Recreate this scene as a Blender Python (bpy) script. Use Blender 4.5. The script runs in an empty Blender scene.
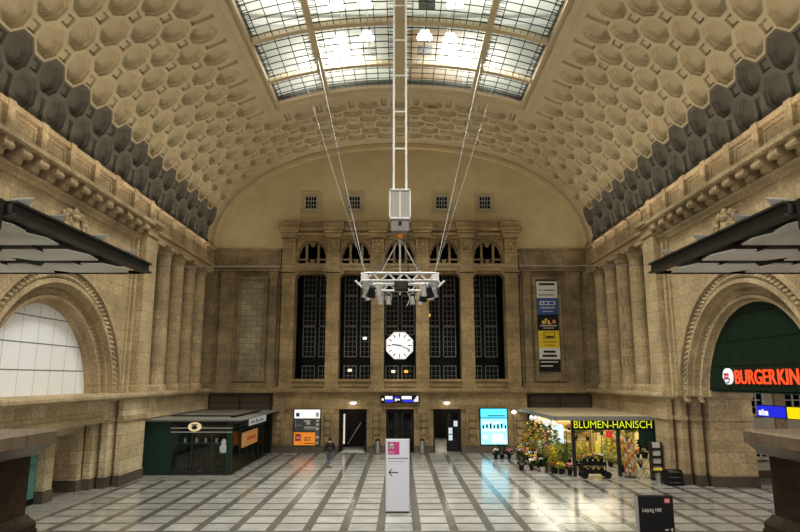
import bpy, math, random
from mathutils import Vector, Matrix
random.seed(7)
C = bpy.context.scene.collection
PI = math.pi

# ------------------------------------------------------------------ helpers
class MB:
    def __init__(s): s.v = []; s.f = []; s.m = []; s.mi = 0
    def add(s, vs, fs):
        o = len(s.v); s.v += [tuple(p) for p in vs]
        for f in fs: s.f.append(tuple(i + o for i in f)); s.m.append(s.mi)
    def box(s, x0, x1, y0, y1, z0, z1):
        if x0 > x1: x0, x1 = x1, x0
        if y0 > y1: y0, y1 = y1, y0
        if z0 > z1: z0, z1 = z1, z0
        s.add([(x0,y0,z0),(x1,y0,z0),(x1,y1,z0),(x0,y1,z0),(x0,y0,z1),(x1,y0,z1),(x1,y1,z1),(x0,y1,z1)],
              [(3,2,1,0),(4,5,6,7),(0,1,5,4),(1,2,6,5),(2,3,7,6),(3,0,4,7)])
        return s
    def quad(s, a, b, c, d): s.add([a,b,c,d], [(0,1,2,3)]); return s
    def poly(s, pts): s.add(pts, [tuple(range(len(pts)))]); return s
    def bar(s, p, q, w, h=None, up=(0,0,1)):
        h = h or w; p = Vector(p); q = Vector(q); d = (q-p).normalized(); u = Vector(up)
        if abs(d.dot(u)) > .98: u = Vector((1,0,0))
        a = d.cross(u).normalized()*(w/2); b = a.cross(d).normalized()*(h/2)
        vs = [p-a-b,p+a-b,p+a+b,p-a+b,q-a-b,q+a-b,q+a+b,q-a+b]
        s.add(vs, [(0,1,2,3),(7,6,5,4),(0,4,5,1),(1,5,6,2),(2,6,7,3),(3,7,4,0)]); return s
    def cyl(s, p, q, r0, r1=None, n=12, caps=True):
        r1 = r0 if r1 is None else r1; p = Vector(p); q = Vector(q); d = (q-p).normalized()
        u = Vector((0,0,1)) if abs(d.z) < .95 else Vector((1,0,0))
        a = d.cross(u).normalized(); b = a.cross(d).normalized(); vs = []
        for P, r in ((p,r0),(q,r1)):
            for i in range(n):
                t = 2*PI*i/n; vs.append(P + a*(r*math.cos(t)) + b*(r*math.sin(t)))
        fs = [(i, i+n, (i+1)%n+n, (i+1)%n) for i in range(n)]
        if caps: fs += [tuple(range(n)), tuple(range(2*n-1, n-1, -1))]
        s.add(vs, fs); return s
    def lathe(s, c, prof, n=16, t0=0, t1=2*PI):
        full = abs(t1-t0-2*PI) < 1e-6; k = n if full else n+1; vs = []
        for r, z in prof:
            for i in range(k):
                t = t0+(t1-t0)*i/n; vs.append((c[0]+r*math.cos(t), c[1]+r*math.sin(t), c[2]+z))
        fs = []
        for j in range(len(prof)-1):
            for i in range(n):
                i2 = (i+1) % k; fs.append((j*k+i, j*k+i2, (j+1)*k+i2, (j+1)*k+i))
        if full: fs += [tuple(range(k-1,-1,-1)), tuple(range((len(prof)-1)*k, len(prof)*k))]
        s.add(vs, fs); return s
    def ball(s, c, r, n=6, m=4, sz=(1,1,1)):
        vs = [(c[0],c[1],c[2]+r*sz[2])]; fs = []
        for j in range(1, m):
            p = PI*j/m
            for i in range(n):
                t = 2*PI*i/n; vs.append((c[0]+r*sz[0]*math.sin(p)*math.cos(t), c[1]+r*sz[1]*math.sin(p)*math.sin(t), c[2]+r*sz[2]*math.cos(p)))
        vs.append((c[0],c[1],c[2]-r*sz[2])); L = len(vs)-1
        for i in range(n):
            fs.append((0, 1+i, 1+(i+1)%n)); fs.append((L, 1+(m-2)*n+(i+1)%n, 1+(m-2)*n+i))
            for j in range(m-2): fs.append((1+j*n+i, 1+(j+1)*n+i, 1+(j+1)*n+(i+1)%n, 1+j*n+(i+1)%n))
        s.add(vs, fs); return s
    def prism(s, pts, axis, a0, a1):
        n = len(pts)
        def P(p, t): return {'x':(t,p[0],p[1]),'y':(p[0],t,p[1]),'z':(p[0],p[1],t)}[axis]
        s.add([P(p,a0) for p in pts]+[P(p,a1) for p in pts],
              [tuple(range(n-1,-1,-1)), tuple(range(n,2*n))]+[(i,(i+1)%n,(i+1)%n+n,i+n) for i in range(n)])
        return s
    def sweep(s, rings, closed=False):
        k = len(rings[0]); vs = [p for r in rings for p in r]; fs = []
        for j in range(len(rings)-1):
            for i in range(k if closed else k-1):
                fs.append((j*k+i, j*k+(i+1)%k, (j+1)*k+(i+1)%k, (j+1)*k+i))
        s.add(vs, fs); return s

def obj(name, mb, mat, parent=None, smooth=False, bevel=0, recalc=True):
    me = bpy.data.meshes.new(name)
    off = Vector(parent.location) if parent is not None and not parent.get('_local') else Vector((0,0,0))
    me.from_pydata([tuple(Vector(p)-off) for p in mb.v], [], mb.f); me.update()
    mats = mat if isinstance(mat, (list,tuple)) else [mat]
    for m in mats: me.materials.append(m)
    for p, i in zip(me.polygons, mb.m): p.material_index = i; p.use_smooth = smooth
    if recalc:
        import bmesh
        bm = bmesh.new(); bm.from_mesh(me); bmesh.ops.recalc_face_normals(bm, faces=bm.faces[:]); bm.to_mesh(me); bm.free()
    o = bpy.data.objects.new(name, me); C.objects.link(o)
    if parent is not None: o.parent = parent
    if bevel:
        b = o.modifiers.new('Bevel','BEVEL'); b.width = bevel; b.segments = 2; b.limit_method = 'ANGLE'
    return o
def tag(o, label=None, cat=None, group=None, kind=None):
    if label: o['label'] = label
    if cat: o['category'] = cat
    if group: o['group'] = group
    if kind: o['kind'] = kind
    return o
def thing(name, label, cat, loc=(0,0,0), rz=0, group=None, local=False):
    o = bpy.data.objects.new(name, None); C.objects.link(o); o.location = loc; o.rotation_euler = (0,0,rz)
    o.empty_display_size = .2
    if local: o['_local'] = 1
    return tag(o, label, cat, group)
def struct(name, label=None, cat=None):
    o = bpy.data.objects.new(name, None); C.objects.link(o); o['kind'] = 'structure'
    return tag(o, label, cat)
KIDS = {}
def children(o): return [c for c in C.objects if c.parent == o]
def copy_tree(o, loc, rz=None, label=None, scale=None):
    ch = KIDS.get(o.name)
    if ch is None: ch = [(c, children(c)) for c in children(o)]; KIDS[o.name] = ch
    r = o.copy(); C.objects.link(r); r.location = loc
    if rz is not None: r.rotation_euler = (0,0,rz)
    if scale: r.scale = scale if isinstance(scale, tuple) else (scale,)*3
    if label: r['label'] = label
    for c, sub in ch:
        k = c.copy(); C.objects.link(k); k.parent = r
        for g in sub:
            h = g.copy(); C.objects.link(h); h.parent = k
    return r
def text(name, s, mat, parent, origin, width, height, right=(1,0,0), up=(0,0,1), ext=.02, bold=0.0, italic=0):
    cu = bpy.data.curves.new('tmp','FONT'); cu.body = s; cu.extrude = 0.5; cu.offset = bold; cu.shear = italic; cu.resolution_u = 3
    t = bpy.data.objects.new('tmp', cu); C.objects.link(t)
    dg = bpy.context.evaluated_depsgraph_get(); me = bpy.data.meshes.new_from_object(t.evaluated_get(dg))
    bpy.data.objects.remove(t); bpy.data.curves.remove(cu)
    xs = [v.co.x for v in me.vertices]; ys = [v.co.y for v in me.vertices]
    R = Vector(right).normalized(); U = Vector(up).normalized(); N = R.cross(U); O = Vector(origin)
    off = Vector(parent.location) if not parent.get('_local') else Vector((0,0,0))
    for v in me.vertices:
        u = (v.co.x-min(xs))/(max(xs)-min(xs))*width; w = (v.co.y-min(ys))/(max(ys)-min(ys))*height
        v.co = O + R*u + U*w + N*(v.co.z*ext) - off
    me.name = name; me.materials.clear(); me.materials.append(mat)
    o = bpy.data.objects.new(name, me); C.objects.link(o); o.parent = parent
    return o

# ------------------------------------------------------------------ materials
def newmat(name):
    m = bpy.data.materials.new(name); m.use_nodes = True; nt = m.node_tree
    return m, nt, nt.nodes['Principled BSDF'], nt.nodes, nt.links
def srgb(r, g, b):
    f = lambda c: (c/255/12.92) if c/255 <= .04045 else ((c/255+.055)/1.055)**2.4
    return (f(r), f(g), f(b), 1)
def plain(name, col, rough=.5, metal=0, noise=.12, scale=6, emit=0, alpha=1, bump=0):
    m, nt, b, N, L = newmat(name)
    if max(col[:3]) < .05: b.inputs['Specular IOR Level'].default_value = .12
    b.inputs['Roughness'].default_value = rough; b.inputs['Metallic'].default_value = metal
    tc = N.new('ShaderNodeTexCoord'); no = N.new('ShaderNodeTexNoise'); no.inputs['Scale'].default_value = scale; no.inputs['Detail'].default_value = 5
    L.new(tc.outputs['Object'], no.inputs['Vector'])
    mx = N.new('ShaderNodeMix'); mx.data_type = 'RGBA'
    mx.inputs[6].default_value = tuple(c*(1-noise) for c in col[:3])+(1,); mx.inputs[7].default_value = tuple(min(1,c*(1+noise)) for c in col[:3])+(1,)
    L.new(no.outputs['Fac'], mx.inputs[0]); L.new(mx.outputs[2], b.inputs['Base Color'])
    if emit: L.new(mx.outputs[2], b.inputs['Emission Color']); b.inputs['Emission Strength'].default_value = emit
    if bump:
        bp = N.new('ShaderNodeBump'); bp.inputs['Strength'].default_value = bump; bp.inputs['Distance'].default_value = .05
        L.new(no.outputs['Fac'], bp.inputs['Height']); L.new(bp.outputs['Normal'], b.inputs['Normal'])
    if alpha < 1:
        b.inputs['Alpha'].default_value = alpha
    return m
def glass(name, tint=(.8,.85,.85,1), mixv=.12, rough=.05):
    m, nt, b, N, L = newmat(name); N.remove(b)
    out = N['Material Output']; t = N.new('ShaderNodeBsdfTransparent'); t.inputs['Color'].default_value = tint
    g = N.new('ShaderNodeBsdfGlossy'); g.inputs['Roughness'].default_value = rough; g.inputs['Color'].default_value = (.9,.9,.9,1)
    mx = N.new('ShaderNodeMixShader'); mx.inputs[0].default_value = mixv
    L.new(t.outputs[0], mx.inputs[1]); L.new(g.outputs[0], mx.inputs[2]); L.new(mx.outputs[0], out.inputs['Surface'])
    return m
def emis(name, col, s):
    m, nt, b, N, L = newmat(name); b.inputs['Base Color'].default_value = tuple(c*.3 for c in col[:3])+(1,)
    b.inputs['Emission Color'].default_value = col; b.inputs['Emission Strength'].default_value = s*1.3; b.inputs['Roughness'].default_value = .4
    return m
def stone(name, c1, c2, mortar, bw=1.25, bh=.56, stain=.35, rough=.85, ms=.018, bump=.35, off=(0,0,0)):
    m, nt, b, N, L = newmat(name); b.inputs['Roughness'].default_value = rough
    tc = N.new('ShaderNodeTexCoord'); sp = N.new('ShaderNodeSeparateXYZ'); L.new(tc.outputs['Object'], sp.inputs[0])
    ad = N.new('ShaderNodeMath'); ad.operation = 'ADD'; L.new(sp.outputs[0], ad.inputs[0]); L.new(sp.outputs[1], ad.inputs[1])
    cb = N.new('ShaderNodeCombineXYZ'); L.new(ad.outputs[0], cb.inputs[0]); L.new(sp.outputs[2], cb.inputs[1])
    br = N.new('ShaderNodeTexBrick'); br.inputs['Scale'].default_value = 1; br.inputs['Brick Width'].default_value = bw; br.inputs['Row Height'].default_value = bh
    br.inputs['Mortar Size'].default_value = ms; br.inputs['Mortar Smooth'].default_value = .3; br.inputs['Bias'].default_value = 0
    br.inputs['Color1'].default_value = c1; br.inputs['Color2'].default_value = c2; br.inputs['Mortar'].default_value = mortar
    L.new(cb.outputs[0], br.inputs['Vector'])
    no = N.new('ShaderNodeTexNoise'); no.inputs['Scale'].default_value = .55; no.inputs['Detail'].default_value = 8; no.inputs['Roughness'].default_value = .65
    L.new(tc.outputs['Object'], no.inputs['Vector'])
    n2 = N.new('ShaderNodeTexNoise'); n2.inputs['Scale'].default_value = 9; n2.inputs['Detail'].default_value = 6; n2.inputs['Roughness'].default_value = .7
    L.new(tc.outputs['Object'], n2.inputs['Vector'])
    r1 = N.new('ShaderNodeMapRange'); r1.inputs[1].default_value = .3; r1.inputs[2].default_value = .7; r1.inputs[3].default_value = 1-stain; r1.inputs[4].default_value = 1+stain*.5
    L.new(no.outputs['Fac'], r1.inputs[0])
    r2 = N.new('ShaderNodeMapRange'); r2.inputs[1].default_value = .3; r2.inputs[2].default_value = .7; r2.inputs[3].default_value = .56; r2.inputs[4].default_value = 1.34
    L.new(n2.outputs['Fac'], r2.inputs[0])
    mu = N.new('ShaderNodeMath'); mu.operation = 'MULTIPLY'; L.new(r1.outputs[0], mu.inputs[0]); L.new(r2.outputs[0], mu.inputs[1])
    vm = N.new('ShaderNodeVectorMath'); vm.operation = 'SCALE'; L.new(br.outputs['Color'], vm.inputs[0]); L.new(mu.outputs[0], vm.inputs[3])
    L.new(vm.outputs[0], b.inputs['Base Color'])
    mb_ = N.new('ShaderNodeMath'); mb_.operation = 'MULTIPLY_ADD'; L.new(n2.outputs['Fac'], mb_.inputs[0]); mb_.inputs[1].default_value = .5
    iv = N.new('ShaderNodeMath'); iv.operation = 'SUBTRACT'; iv.inputs[0].default_value = 1; L.new(br.outputs['Fac'], iv.inputs[1]); L.new(iv.outputs[0], mb_.inputs[2])
    bp = N.new('ShaderNodeBump'); bp.inputs['Strength'].default_value = bump; bp.inputs['Distance'].default_value = .04
    L.new(mb_.outputs[0], bp.inputs['Height']); L.new(bp.outputs['Normal'], b.inputs['Normal'])
    return m

STONE = stone('sandstone', (.51,.385,.225,1), (.40,.295,.17,1), (.25,.185,.105,1), ms=.012)
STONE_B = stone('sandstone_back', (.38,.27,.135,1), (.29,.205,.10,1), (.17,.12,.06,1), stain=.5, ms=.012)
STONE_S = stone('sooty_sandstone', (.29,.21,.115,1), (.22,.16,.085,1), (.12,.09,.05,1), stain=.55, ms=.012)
STONE_L = stone('pale_sandstone', (.66,.55,.37,1), (.50,.39,.23,1), (.30,.23,.14,1), bw=1.1, bh=.62, stain=.3, ms=.014)  # paler, less yellow blocks for the left lower masonry
STONE_G = stone('grey_block_infill', (.34,.285,.18,1), (.25,.21,.135,1), (.12,.10,.07,1), bw=.85, bh=.42, stain=.4)
STONE_T = stone('trim_sandstone', (.47,.36,.215,1), (.38,.285,.165,1), (.24,.18,.105,1), bw=2.4, bh=5, stain=.4)
STONE_P = stone('granite_plinth', (.115,.088,.062,1), (.085,.066,.048,1), (.04,.03,.024,1), bw=1.6, bh=2, stain=.3, rough=.5)
STONE_D = stone('dark_polished_stone', (.040,.026,.017,1), (.031,.020,.013,1), (.016,.011,.007,1), bw=1.4, bh=.9, stain=.4, rough=.8, ms=.006)
STONE_D.node_tree.nodes['Principled BSDF'].inputs['Specular IOR Level'].default_value = .1
CAP_M = stone('parapet_cap_stone', (.17,.125,.085,1), (.14,.105,.07,1), (.05,.04,.03,1), bw=1.5, bh=5, stain=.3, rough=.4, ms=.008)
PLASTER = plain('lunette_plaster', (.43,.345,.195), .85, noise=.16, scale=1.2, bump=.2)
VAULT = plain('painted_vault', (.44,.365,.238), .85, noise=.14, scale=.9, bump=.1)
VAULT_G = plain('dark_grey_matt', (.105,.093,.075), .9, noise=.22, scale=1.4, bump=.2)  # darker grey of the lowest coffer rows, also on backing and soffit
DARK = plain('dark_void', (.006,.0055,.005), 1)
STEEL = plain('dark_steel', (.035,.032,.030), .45, .3, noise=.2)
BLACKM = plain('black_matt', (.012,.012,.013), .5)
WHITE_M = plain('white_paint', (.62,.62,.62), .4)
ALU = plain('aluminium_truss', (.50,.50,.52), .35, .3, noise=.06)
CHROME = plain('brushed_steel', (.45,.45,.45), .3, .8)
WIRE = plain('wire_rope', (.13,.135,.145), .6)
GREYB = plain('grey_box', (.30,.29,.27), .6)
LGREY = plain('light_grey', (.52,.52,.52), .5)
LOUV = plain('frosted_louvre_glass', (.80,.79,.74), .3, noise=.2, scale=1.5)
def frosted(name, col, w):
    m, nt, b, N, L = newmat(name); out = N['Material Output']; b.inputs['Base Color'].default_value = col; b.inputs['Roughness'].default_value = .35
    t = N.new('ShaderNodeBsdfTranslucent'); t.inputs['Color'].default_value = col; mx = N.new('ShaderNodeMixShader'); mx.inputs[0].default_value = w
    L.new(b.outputs[0], mx.inputs[1]); L.new(t.outputs[0], mx.inputs[2]); L.new(mx.outputs[0], out.inputs['Surface']); return m
LOUV2 = frosted('louvre_tip_glass', (.55,.55,.53,1), .5)
WPANEL = plain('white_wall_panel', (.86,.87,.92), .35, noise=.04)
SEAM = plain('panel_seam', (.12,.12,.13), .6)
GMESH = plain('green_panel', (.008,.020,.012), .55, noise=.5, scale=45)
ORANGER = emis('orange_red_sign', (1,.085,.02,1), 1.1)
WHITE_E = emis('lit_white', (1,.98,.95,1), 1.0)
LAMP_E = emis('lamp_glow', (1,.95,.85,1), 9)
FLOOD_E = emis('floodlight_glow', (1,1,.96,1), 14)
YEL_E = emis('yellow_letters', (.72,.80,.01,1), 1.0)
BLUE_E = emis('blue_display', (.015,.02,.75,1), 1.0)
YELL_E = emis('yellow_display', (1,.78,.0,1), 1.0)
CYAN_E = emis('cyan_screen', (.06,.55,.78,1), 2.2)
CYAN2_E = emis('pale_cyan_screen', (.22,.68,.85,1), 2.2)
ORANGE_E = emis('orange_poster', (.85,.26,.02,1), .75)
PURPLE = plain('magenta_print', (.55,.05,.25), .5, noise=.5, scale=4)
TEAL = plain('teal_door', (.10,.30,.30), .3)
CAFE_G = plain('cafe_green_frame', (.016,.038,.028), .45, noise=.25)
CGLASS = glass('cafe_glass', (.62,.66,.65,1), .07)
DGLASS = glass('door_glass', (.5,.55,.55,1), .03)
SKYGLASS = None
CREAM_E = emis('cream_sign', (.85,.68,.36,1), .75)
WOODY = plain('wood', (.30,.17,.07), .5)
ROOFG = plain('roof_sheet', (.22,.21,.195), .55, noise=.2)
ROOFT = stone('roof_tan_slats', (.55,.45,.28,1), (.48,.39,.24,1), (.10,.08,.05,1), bw=.55, bh=40, ms=.03, stain=.15)
BLUEP = plain('blue_print', (.012,.06,.25), .5); YELLP = plain('yellow_print', (.62,.44,.01), .5)
BLACKP = plain('black_print', (.012,.012,.014), .5); WHITEP = plain('white_print', (.58,.56,.52), .5); ORANGEP = plain('orange_print', (.75,.22,.02), .5)
REDP = plain('red_print', (.6,.03,.03), .5); DKTXT = plain('dark_ink', (.03,.03,.03), .6); SKIN = plain('skin', (.45,.27,.18), .6)
GREENS = [plain('leaf_green', (.10,.18,.035), .5, noise=.4, scale=9), plain('leaf_yellowgreen', (.34,.36,.06), .5, noise=.4, scale=9), plain('leaf_dark', (.018,.040,.014), .5, noise=.4, scale=9)]
PET = {'yellow': plain('petal_yellow', (.8,.55,.02), .5), 'red': plain('petal_red', (.65,.03,.03), .5), 'white': plain('petal_white', (.8,.78,.72), .5),
       'pink': plain('petal_pink', (.75,.22,.32), .5), 'orange': plain('petal_orange', (.8,.28,.02), .5)}
SHOPW = plain('shop_wall_yellow', (.75,.60,.24), .6)
SHOPC = plain('shop_ceiling', (.8,.76,.62), .6)

def skyglass():
    m, nt, b, N, L = newmat('skylight_glass'); N.remove(b); out = N['Material Output']
    t = N.new('ShaderNodeBsdfTransparent'); t.inputs['Color'].default_value = (.80,.84,.80,1)
    d = N.new('ShaderNodeBsdfTranslucent'); d.inputs['Color'].default_value = (.85,.87,.82,1)
    mx = N.new('ShaderNodeMixShader'); mx.inputs[0].default_value = .07
    L.new(t.outputs[0], mx.inputs[1]); L.new(d.outputs[0], mx.inputs[2]); L.new(mx.outputs[0], out.inputs['Surface'])
    return m
SKYGLASS = skyglass()
ATTIC = plain('attic_white', (.88,.88,.83), .8, noise=.04)

def floor_mat():
    m, nt, b, N, L = newmat('hall_floor_slabs')
    def M(op, a, c=None, d=None):
        n = N.new('ShaderNodeMath'); n.operation = op
        for i, x in enumerate((a, c, d)):
            if x is None: continue
            if isinstance(x, (int, float)): n.inputs[i].default_value = x
            else: L.new(x, n.inputs[i])
        return n.outputs[0]
    tc = N.new('ShaderNodeTexCoord'); sp = N.new('ShaderNodeSeparateXYZ'); L.new(tc.outputs['Object'], sp.inputs[0])
    x, y = sp.outputs[0], sp.outputs[1]
    fx = M('FRACT', M('DIVIDE', M('ADD', x, 131.5+.70), 1.315))      # stripe centred where fract = 0/1
    dx = M('MULTIPLY', M('MINIMUM', fx, M('SUBTRACT', 1, fx)), 1.315)
    st = M('LESS_THAN', dx, .155)
    fy = M('FRACT', M('DIVIDE', M('SUBTRACT', y, 23.08-124), 1.24))
    dy = M('MULTIPLY', M('MINIMUM', fy, M('SUBTRACT', 1, fy)), 1.24)
    rw = M('LESS_THAN', dy, .085)
    pat = M('MAXIMUM', st, rw)
    ax = M('ABSOLUTE', x)
    f1 = M('MULTIPLY', M('LESS_THAN', ax, 13.97), M('LESS_THAN', y, 34.3))
    f2 = M('MULTIPLY', M('LESS_THAN', ax, 9.2), M('LESS_THAN', y, 46.4))
    f3 = M('MULTIPLY', M('GREATER_THAN', x, 13.9), M('LESS_THAN', y, 33.05))
    fld = M('MAXIMUM', M('MAXIMUM', f1, f2), f3)
    no = N.new('ShaderNodeTexNoise'); no.inputs['Scale'].default_value = 1.1; no.inputs['Detail'].default_value = 8; L.new(tc.outputs['Object'], no.inputs['Vector'])
    br = N.new('ShaderNodeTexBrick'); br.inputs['Scale'].default_value = 1; br.inputs['Brick Width'].default_value = 1.315; br.inputs['Row Height'].default_value = 1.24; br.offset = 0
    br.inputs['Mortar Size'].default_value = 0; br.inputs['Color1'].default_value = (.41,.40,.385,1); br.inputs['Color2'].default_value = (.335,.327,.315,1)
    mp = N.new('ShaderNodeMapping'); mp.inputs['Location'].default_value = (132.2,-(23.08-124),0); L.new(tc.outputs['Object'], mp.inputs['Vector']); L.new(mp.outputs[0], br.inputs['Vector'])
    def mix(fac, a, c):
        n = N.new('ShaderNodeMix'); n.data_type = 'RGBA'; L.new(fac, n.inputs[0])
        for i, v in ((6,a),(7,c)):
            if isinstance(v, tuple): n.inputs[i].default_value = v
            else: L.new(v, n.inputs[i])
        return n.outputs[2]
    stc = mix(rw, (.13,.12,.112,1), (.055,.05,.046,1))
    stc = mix(st, stc, (.13,.12,.112,1))
    inn = mix(pat, br.outputs['Color'], stc)
    gb = N.new('ShaderNodeTexBrick'); gb.inputs['Scale'].default_value = 1; gb.inputs['Brick Width'].default_value = 1.2; gb.inputs['Row Height'].default_value = .8; gb.inputs['Mortar Size'].default_value = .008
    gb.inputs['Color1'].default_value = (.31,.30,.283,1); gb.inputs['Color2'].default_value = (.275,.265,.25,1); gb.inputs['Mortar'].default_value = (.18,.17,.155,1); L.new(tc.outputs['Object'], gb.inputs['Vector'])
    # border line of the field
    col = mix(fld, gb.outputs['Color'], inn)
    r = N.new('ShaderNodeMapRange'); r.inputs[1].default_value = .3; r.inputs[2].default_value = .7; r.inputs[3].default_value = .82; r.inputs[4].default_value = 1.12; L.new(no.outputs['Fac'], r.inputs[0])
    vm = N.new('ShaderNodeVectorMath'); vm.operation = 'SCALE'; L.new(col, vm.inputs[0]); L.new(r.outputs[0], vm.inputs[3])
    L.new(vm.outputs[0], b.inputs['Base Color'])
    b.inputs['Roughness'].default_value = .23
    rr = N.new('ShaderNodeMapRange'); rr.inputs[1].default_value = .3; rr.inputs[2].default_value = .7; rr.inputs[3].default_value = .13; rr.inputs[4].default_value = .21; L.new(no.outputs['Fac'], rr.inputs[0]); L.new(rr.outputs[0], b.inputs['Roughness'])
    return m
FLOOR = floor_mat()

# ------------------------------------------------------------------ camera
cam = bpy.data.cameras.new('camera'); cam.sensor_width = 36; cam.lens = 615/800*36; cam.clip_end = 300
co = bpy.data.objects.new('camera', cam); C.objects.link(co); co.location = (0,0,5.3)
co.rotation_euler = (PI/2+math.atan(113/615), 0, 0); bpy.context.scene.camera = co

# ------------------------------------------------------------------ floor, landing, stairs
W = 14.5
fl = obj('floor', MB().quad((-24,7,0),(24,7,0),(24,52,0),(-24,52,0)), FLOOR); tag(fl, 'pale slab floor of the hall with grey bands', 'floor', kind='structure')
land = struct('landing_floor', 'stone landing with stairs down into the hall', 'landing')
m = MB(); m.box(-16,16,-14,6.9,3.3,3.7); m.box(-16,-4.5,6.8,7.0,0,3.7); m.box(4.5,16,6.8,7.0,0,3.7)
for s in (-1,1): m.box(s*4.45, s*6.2, -2, 8.0, 0, 3.5)
obj('slab', m, STONE_D, land)
m = MB()
for i in range(22): m.box(-4.45, 4.45, 6.9+i*.335, 6.9+(i+1)*.335, 0, 3.7-(i+1)*.168)
obj('flight', m, STONE_P, land)

# ------------------------------------------------------------------ vault
NX, AX, BZ, Z0, NE = 400, 14.7, 8.75, 15.25, 2.12
prof = []
for i in range(NX+1):
    t = PI*i/NX; c, s = math.cos(t), math.sin(t)
    prof.append((-AX*math.copysign(abs(c)**(2/NE), c), Z0 + BZ*abs(s)**(2/NE)))
arc = [0.0]
for i in range(NX): arc.append(arc[-1]+math.hypot(prof[i+1][0]-prof[i][0], prof[i+1][1]-prof[i][1]))
LT = arc[-1]
import bisect
def PV(a):
    a = min(max(a, 0), LT); i = min(max(bisect.bisect_right(arc, a)-1, 0), NX-1)
    t = (a-arc[i])/(arc[i+1]-arc[i]+1e-9); p, q = prof[i], prof[i+1]
    return p[0]+(q[0]-p[0])*t, p[1]+(q[1]-p[1])*t
def V(a, d, h=0):
    x, z = PV(a); xa, za = PV(a-.12); xb, zb = PV(a+.12); tx, tz = xb-xa, zb-za; l = math.hypot(tx, tz)
    return (x - tz/l*h, d, z + tx/l*h)
SD, A0 = 1.09, 1.12
SA = (LT/2-A0)/16.0
DL = lambda k: 24.55+SD*k
AL = lambda r: A0+SA*r
def clip(poly, n, c):           # keep n.p <= c
    out = []
    for i in range(len(poly)):
        p, q = poly[i], poly[(i+1)%len(poly)]; dp = n[0]*p[0]+n[1]*p[1]-c; dq = n[0]*q[0]+n[1]*q[1]-c
        if dp <= 0: out.append(p)
        if (dp < 0 < dq) or (dq < 0 < dp):
            t = dp/(dp-dq); out.append((p[0]+(q[0]-p[0])*t, p[1]+(q[1]-p[1])*t))
    return out
def inset(poly, t):             # convex, counter-clockwise: each corner moved to the offset lines' crossing
    n = len(poly); res = []
    for i in range(n):
        p0, p1, p2 = poly[i-1], poly[i], poly[(i+1)%n]
        d1 = Vector((p1[0]-p0[0], p1[1]-p0[1])).normalized(); d2 = Vector((p2[0]-p1[0], p2[1]-p1[1])).normalized()
        n1 = Vector((-d1.y, d1.x)); n2 = Vector((-d2.y, d2.x)); k = 1+n1.dot(n2)
        o = (n1+n2)*(t/max(k,.2)); res.append((p1[0]+o.x, p1[1]+o.y))
    return res
HQ = .2929
def octo(a, d): return [(a+u*SA, d+v*SD) for u, v in ((1-HQ,-HQ),(1-HQ,HQ),(HQ,1-HQ),(-HQ,1-HQ),(-(1-HQ),HQ),(-(1-HQ),-HQ),(-HQ,-(1-HQ)),(HQ,-(1-HQ)))]
def sqr(a, d): return [(a+u*SA*HQ, d+v*SD*HQ) for u, v in ((1,-1),(1,1),(-1,1),(-1,-1))]
OCT = ((.10,0),(.108,.15),(.175,.155),(.183,.29),(.235,.295),(.243,.33))
SQ = ((.075,0),(.085,.16),(.15,.17),(.16,.08))
def tile(mb, poly, rings):
    rs = [[V(p[0],p[1],0) for p in poly]]
    for t, h in rings: rs.append([V(p[0],p[1],h) for p in inset(poly, t)])
    n = len(poly)
    for k in range(len(rs)-1):
        for i in range(n): mb.quad(rs[k][i], rs[k][(i+1)%n], rs[k+1][(i+1)%n], rs[k+1][i])
    mb.poly(rs[-1])
vm = MB()
def slot(a, d, axis, sg):       # square cell prolonged into a slot that runs out to the border
    s1, s2 = (SA, SD) if axis == 'a' else (SD, SA)
    def P(u, w, h=0):
        p = (a+sg*u, d+w) if axis == 'a' else (a+w, d+sg*u)
        return V(p[0], p[1], h)
    q, e = HQ, 1-HQ; B = .95-.03
    hw, u0, u1 = .19, -q*s1+.08, .80*s1
    h0 = [P(u0,-hw),P(u0,hw),P(u1,hw),P(u1,-hw)]
    vm.quad(P(-q*s1,-q*s2),P(-q*s1,q*s2),h0[1],h0[0])
    for w in (-1,1):
        vm.poly([P(-q*s1,w*q*s2), P(q*s1,w*q*s2), P(u1, w*hw), P(u0,w*hw)])
        vm.poly([P(q*s1,w*q*s2), P(e*s1,w*e*s2), P(u1, w*hw)])
        vm.poly([P(e*s1,w*e*s2), P(e*s1,w*s2), P(B*s1,w*s2), P(B*s1,w*hw), P(u1,w*hw)])
    vm.quad(h0[2],h0[3],P(B*s1,-hw),P(B*s1,hw))
    r = [h0, [P(u0+.015,-hw+.015,.18),P(u0+.015,hw-.015,.18),P(u1-.015,hw-.015,.18),P(u1-.015,-hw+.015,.18)],
         [P(u0+.08,-hw+.08,.19),P(u0+.08,hw-.08,.19),P(u1-.08,hw-.08,.19),P(u1-.08,-hw+.08,.19)],
         [P(u0+.09,-hw+.09,.10),P(u0+.09,hw-.09,.10),P(u1-.09,hw-.09,.10),P(u1-.09,-hw+.09,.10)]]
    for k in range(3):
        for i in range(4): vm.quad(r[k][i], r[k][(i+1)%4], r[k+1][(i+1)%4], r[k+1][i])
    vm.poly(r[3])
K0, K1, KC = -15, 19, 14
for r in range(33):
    for k in range(K0, K1+1):
        side = r <= 7 or r >= 25
        if not side and k < KC: continue
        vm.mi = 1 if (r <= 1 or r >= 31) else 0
        a, d = AL(r), DL(k)
        if (r+k) % 2 == 0: tile(vm, octo(a,d), OCT)
        elif r in (0, 32): slot(a, d, 'a', -1 if r == 0 else 1)
        elif r in (7, 25) and k < KC: slot(a, d, 'a', 1 if r == 7 else -1)
        elif k == KC and 8 <= r <= 24: slot(a, d, 'd', -1)
        else: tile(vm, sqr(a,d), SQ)
vm.mi = 0
AE = AL(7)+.92*SA; AB = AL(0)-.92*SA
DF = DL(KC)-.92*SD; DE = DL(K1)+(1-HQ)*SD
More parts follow.
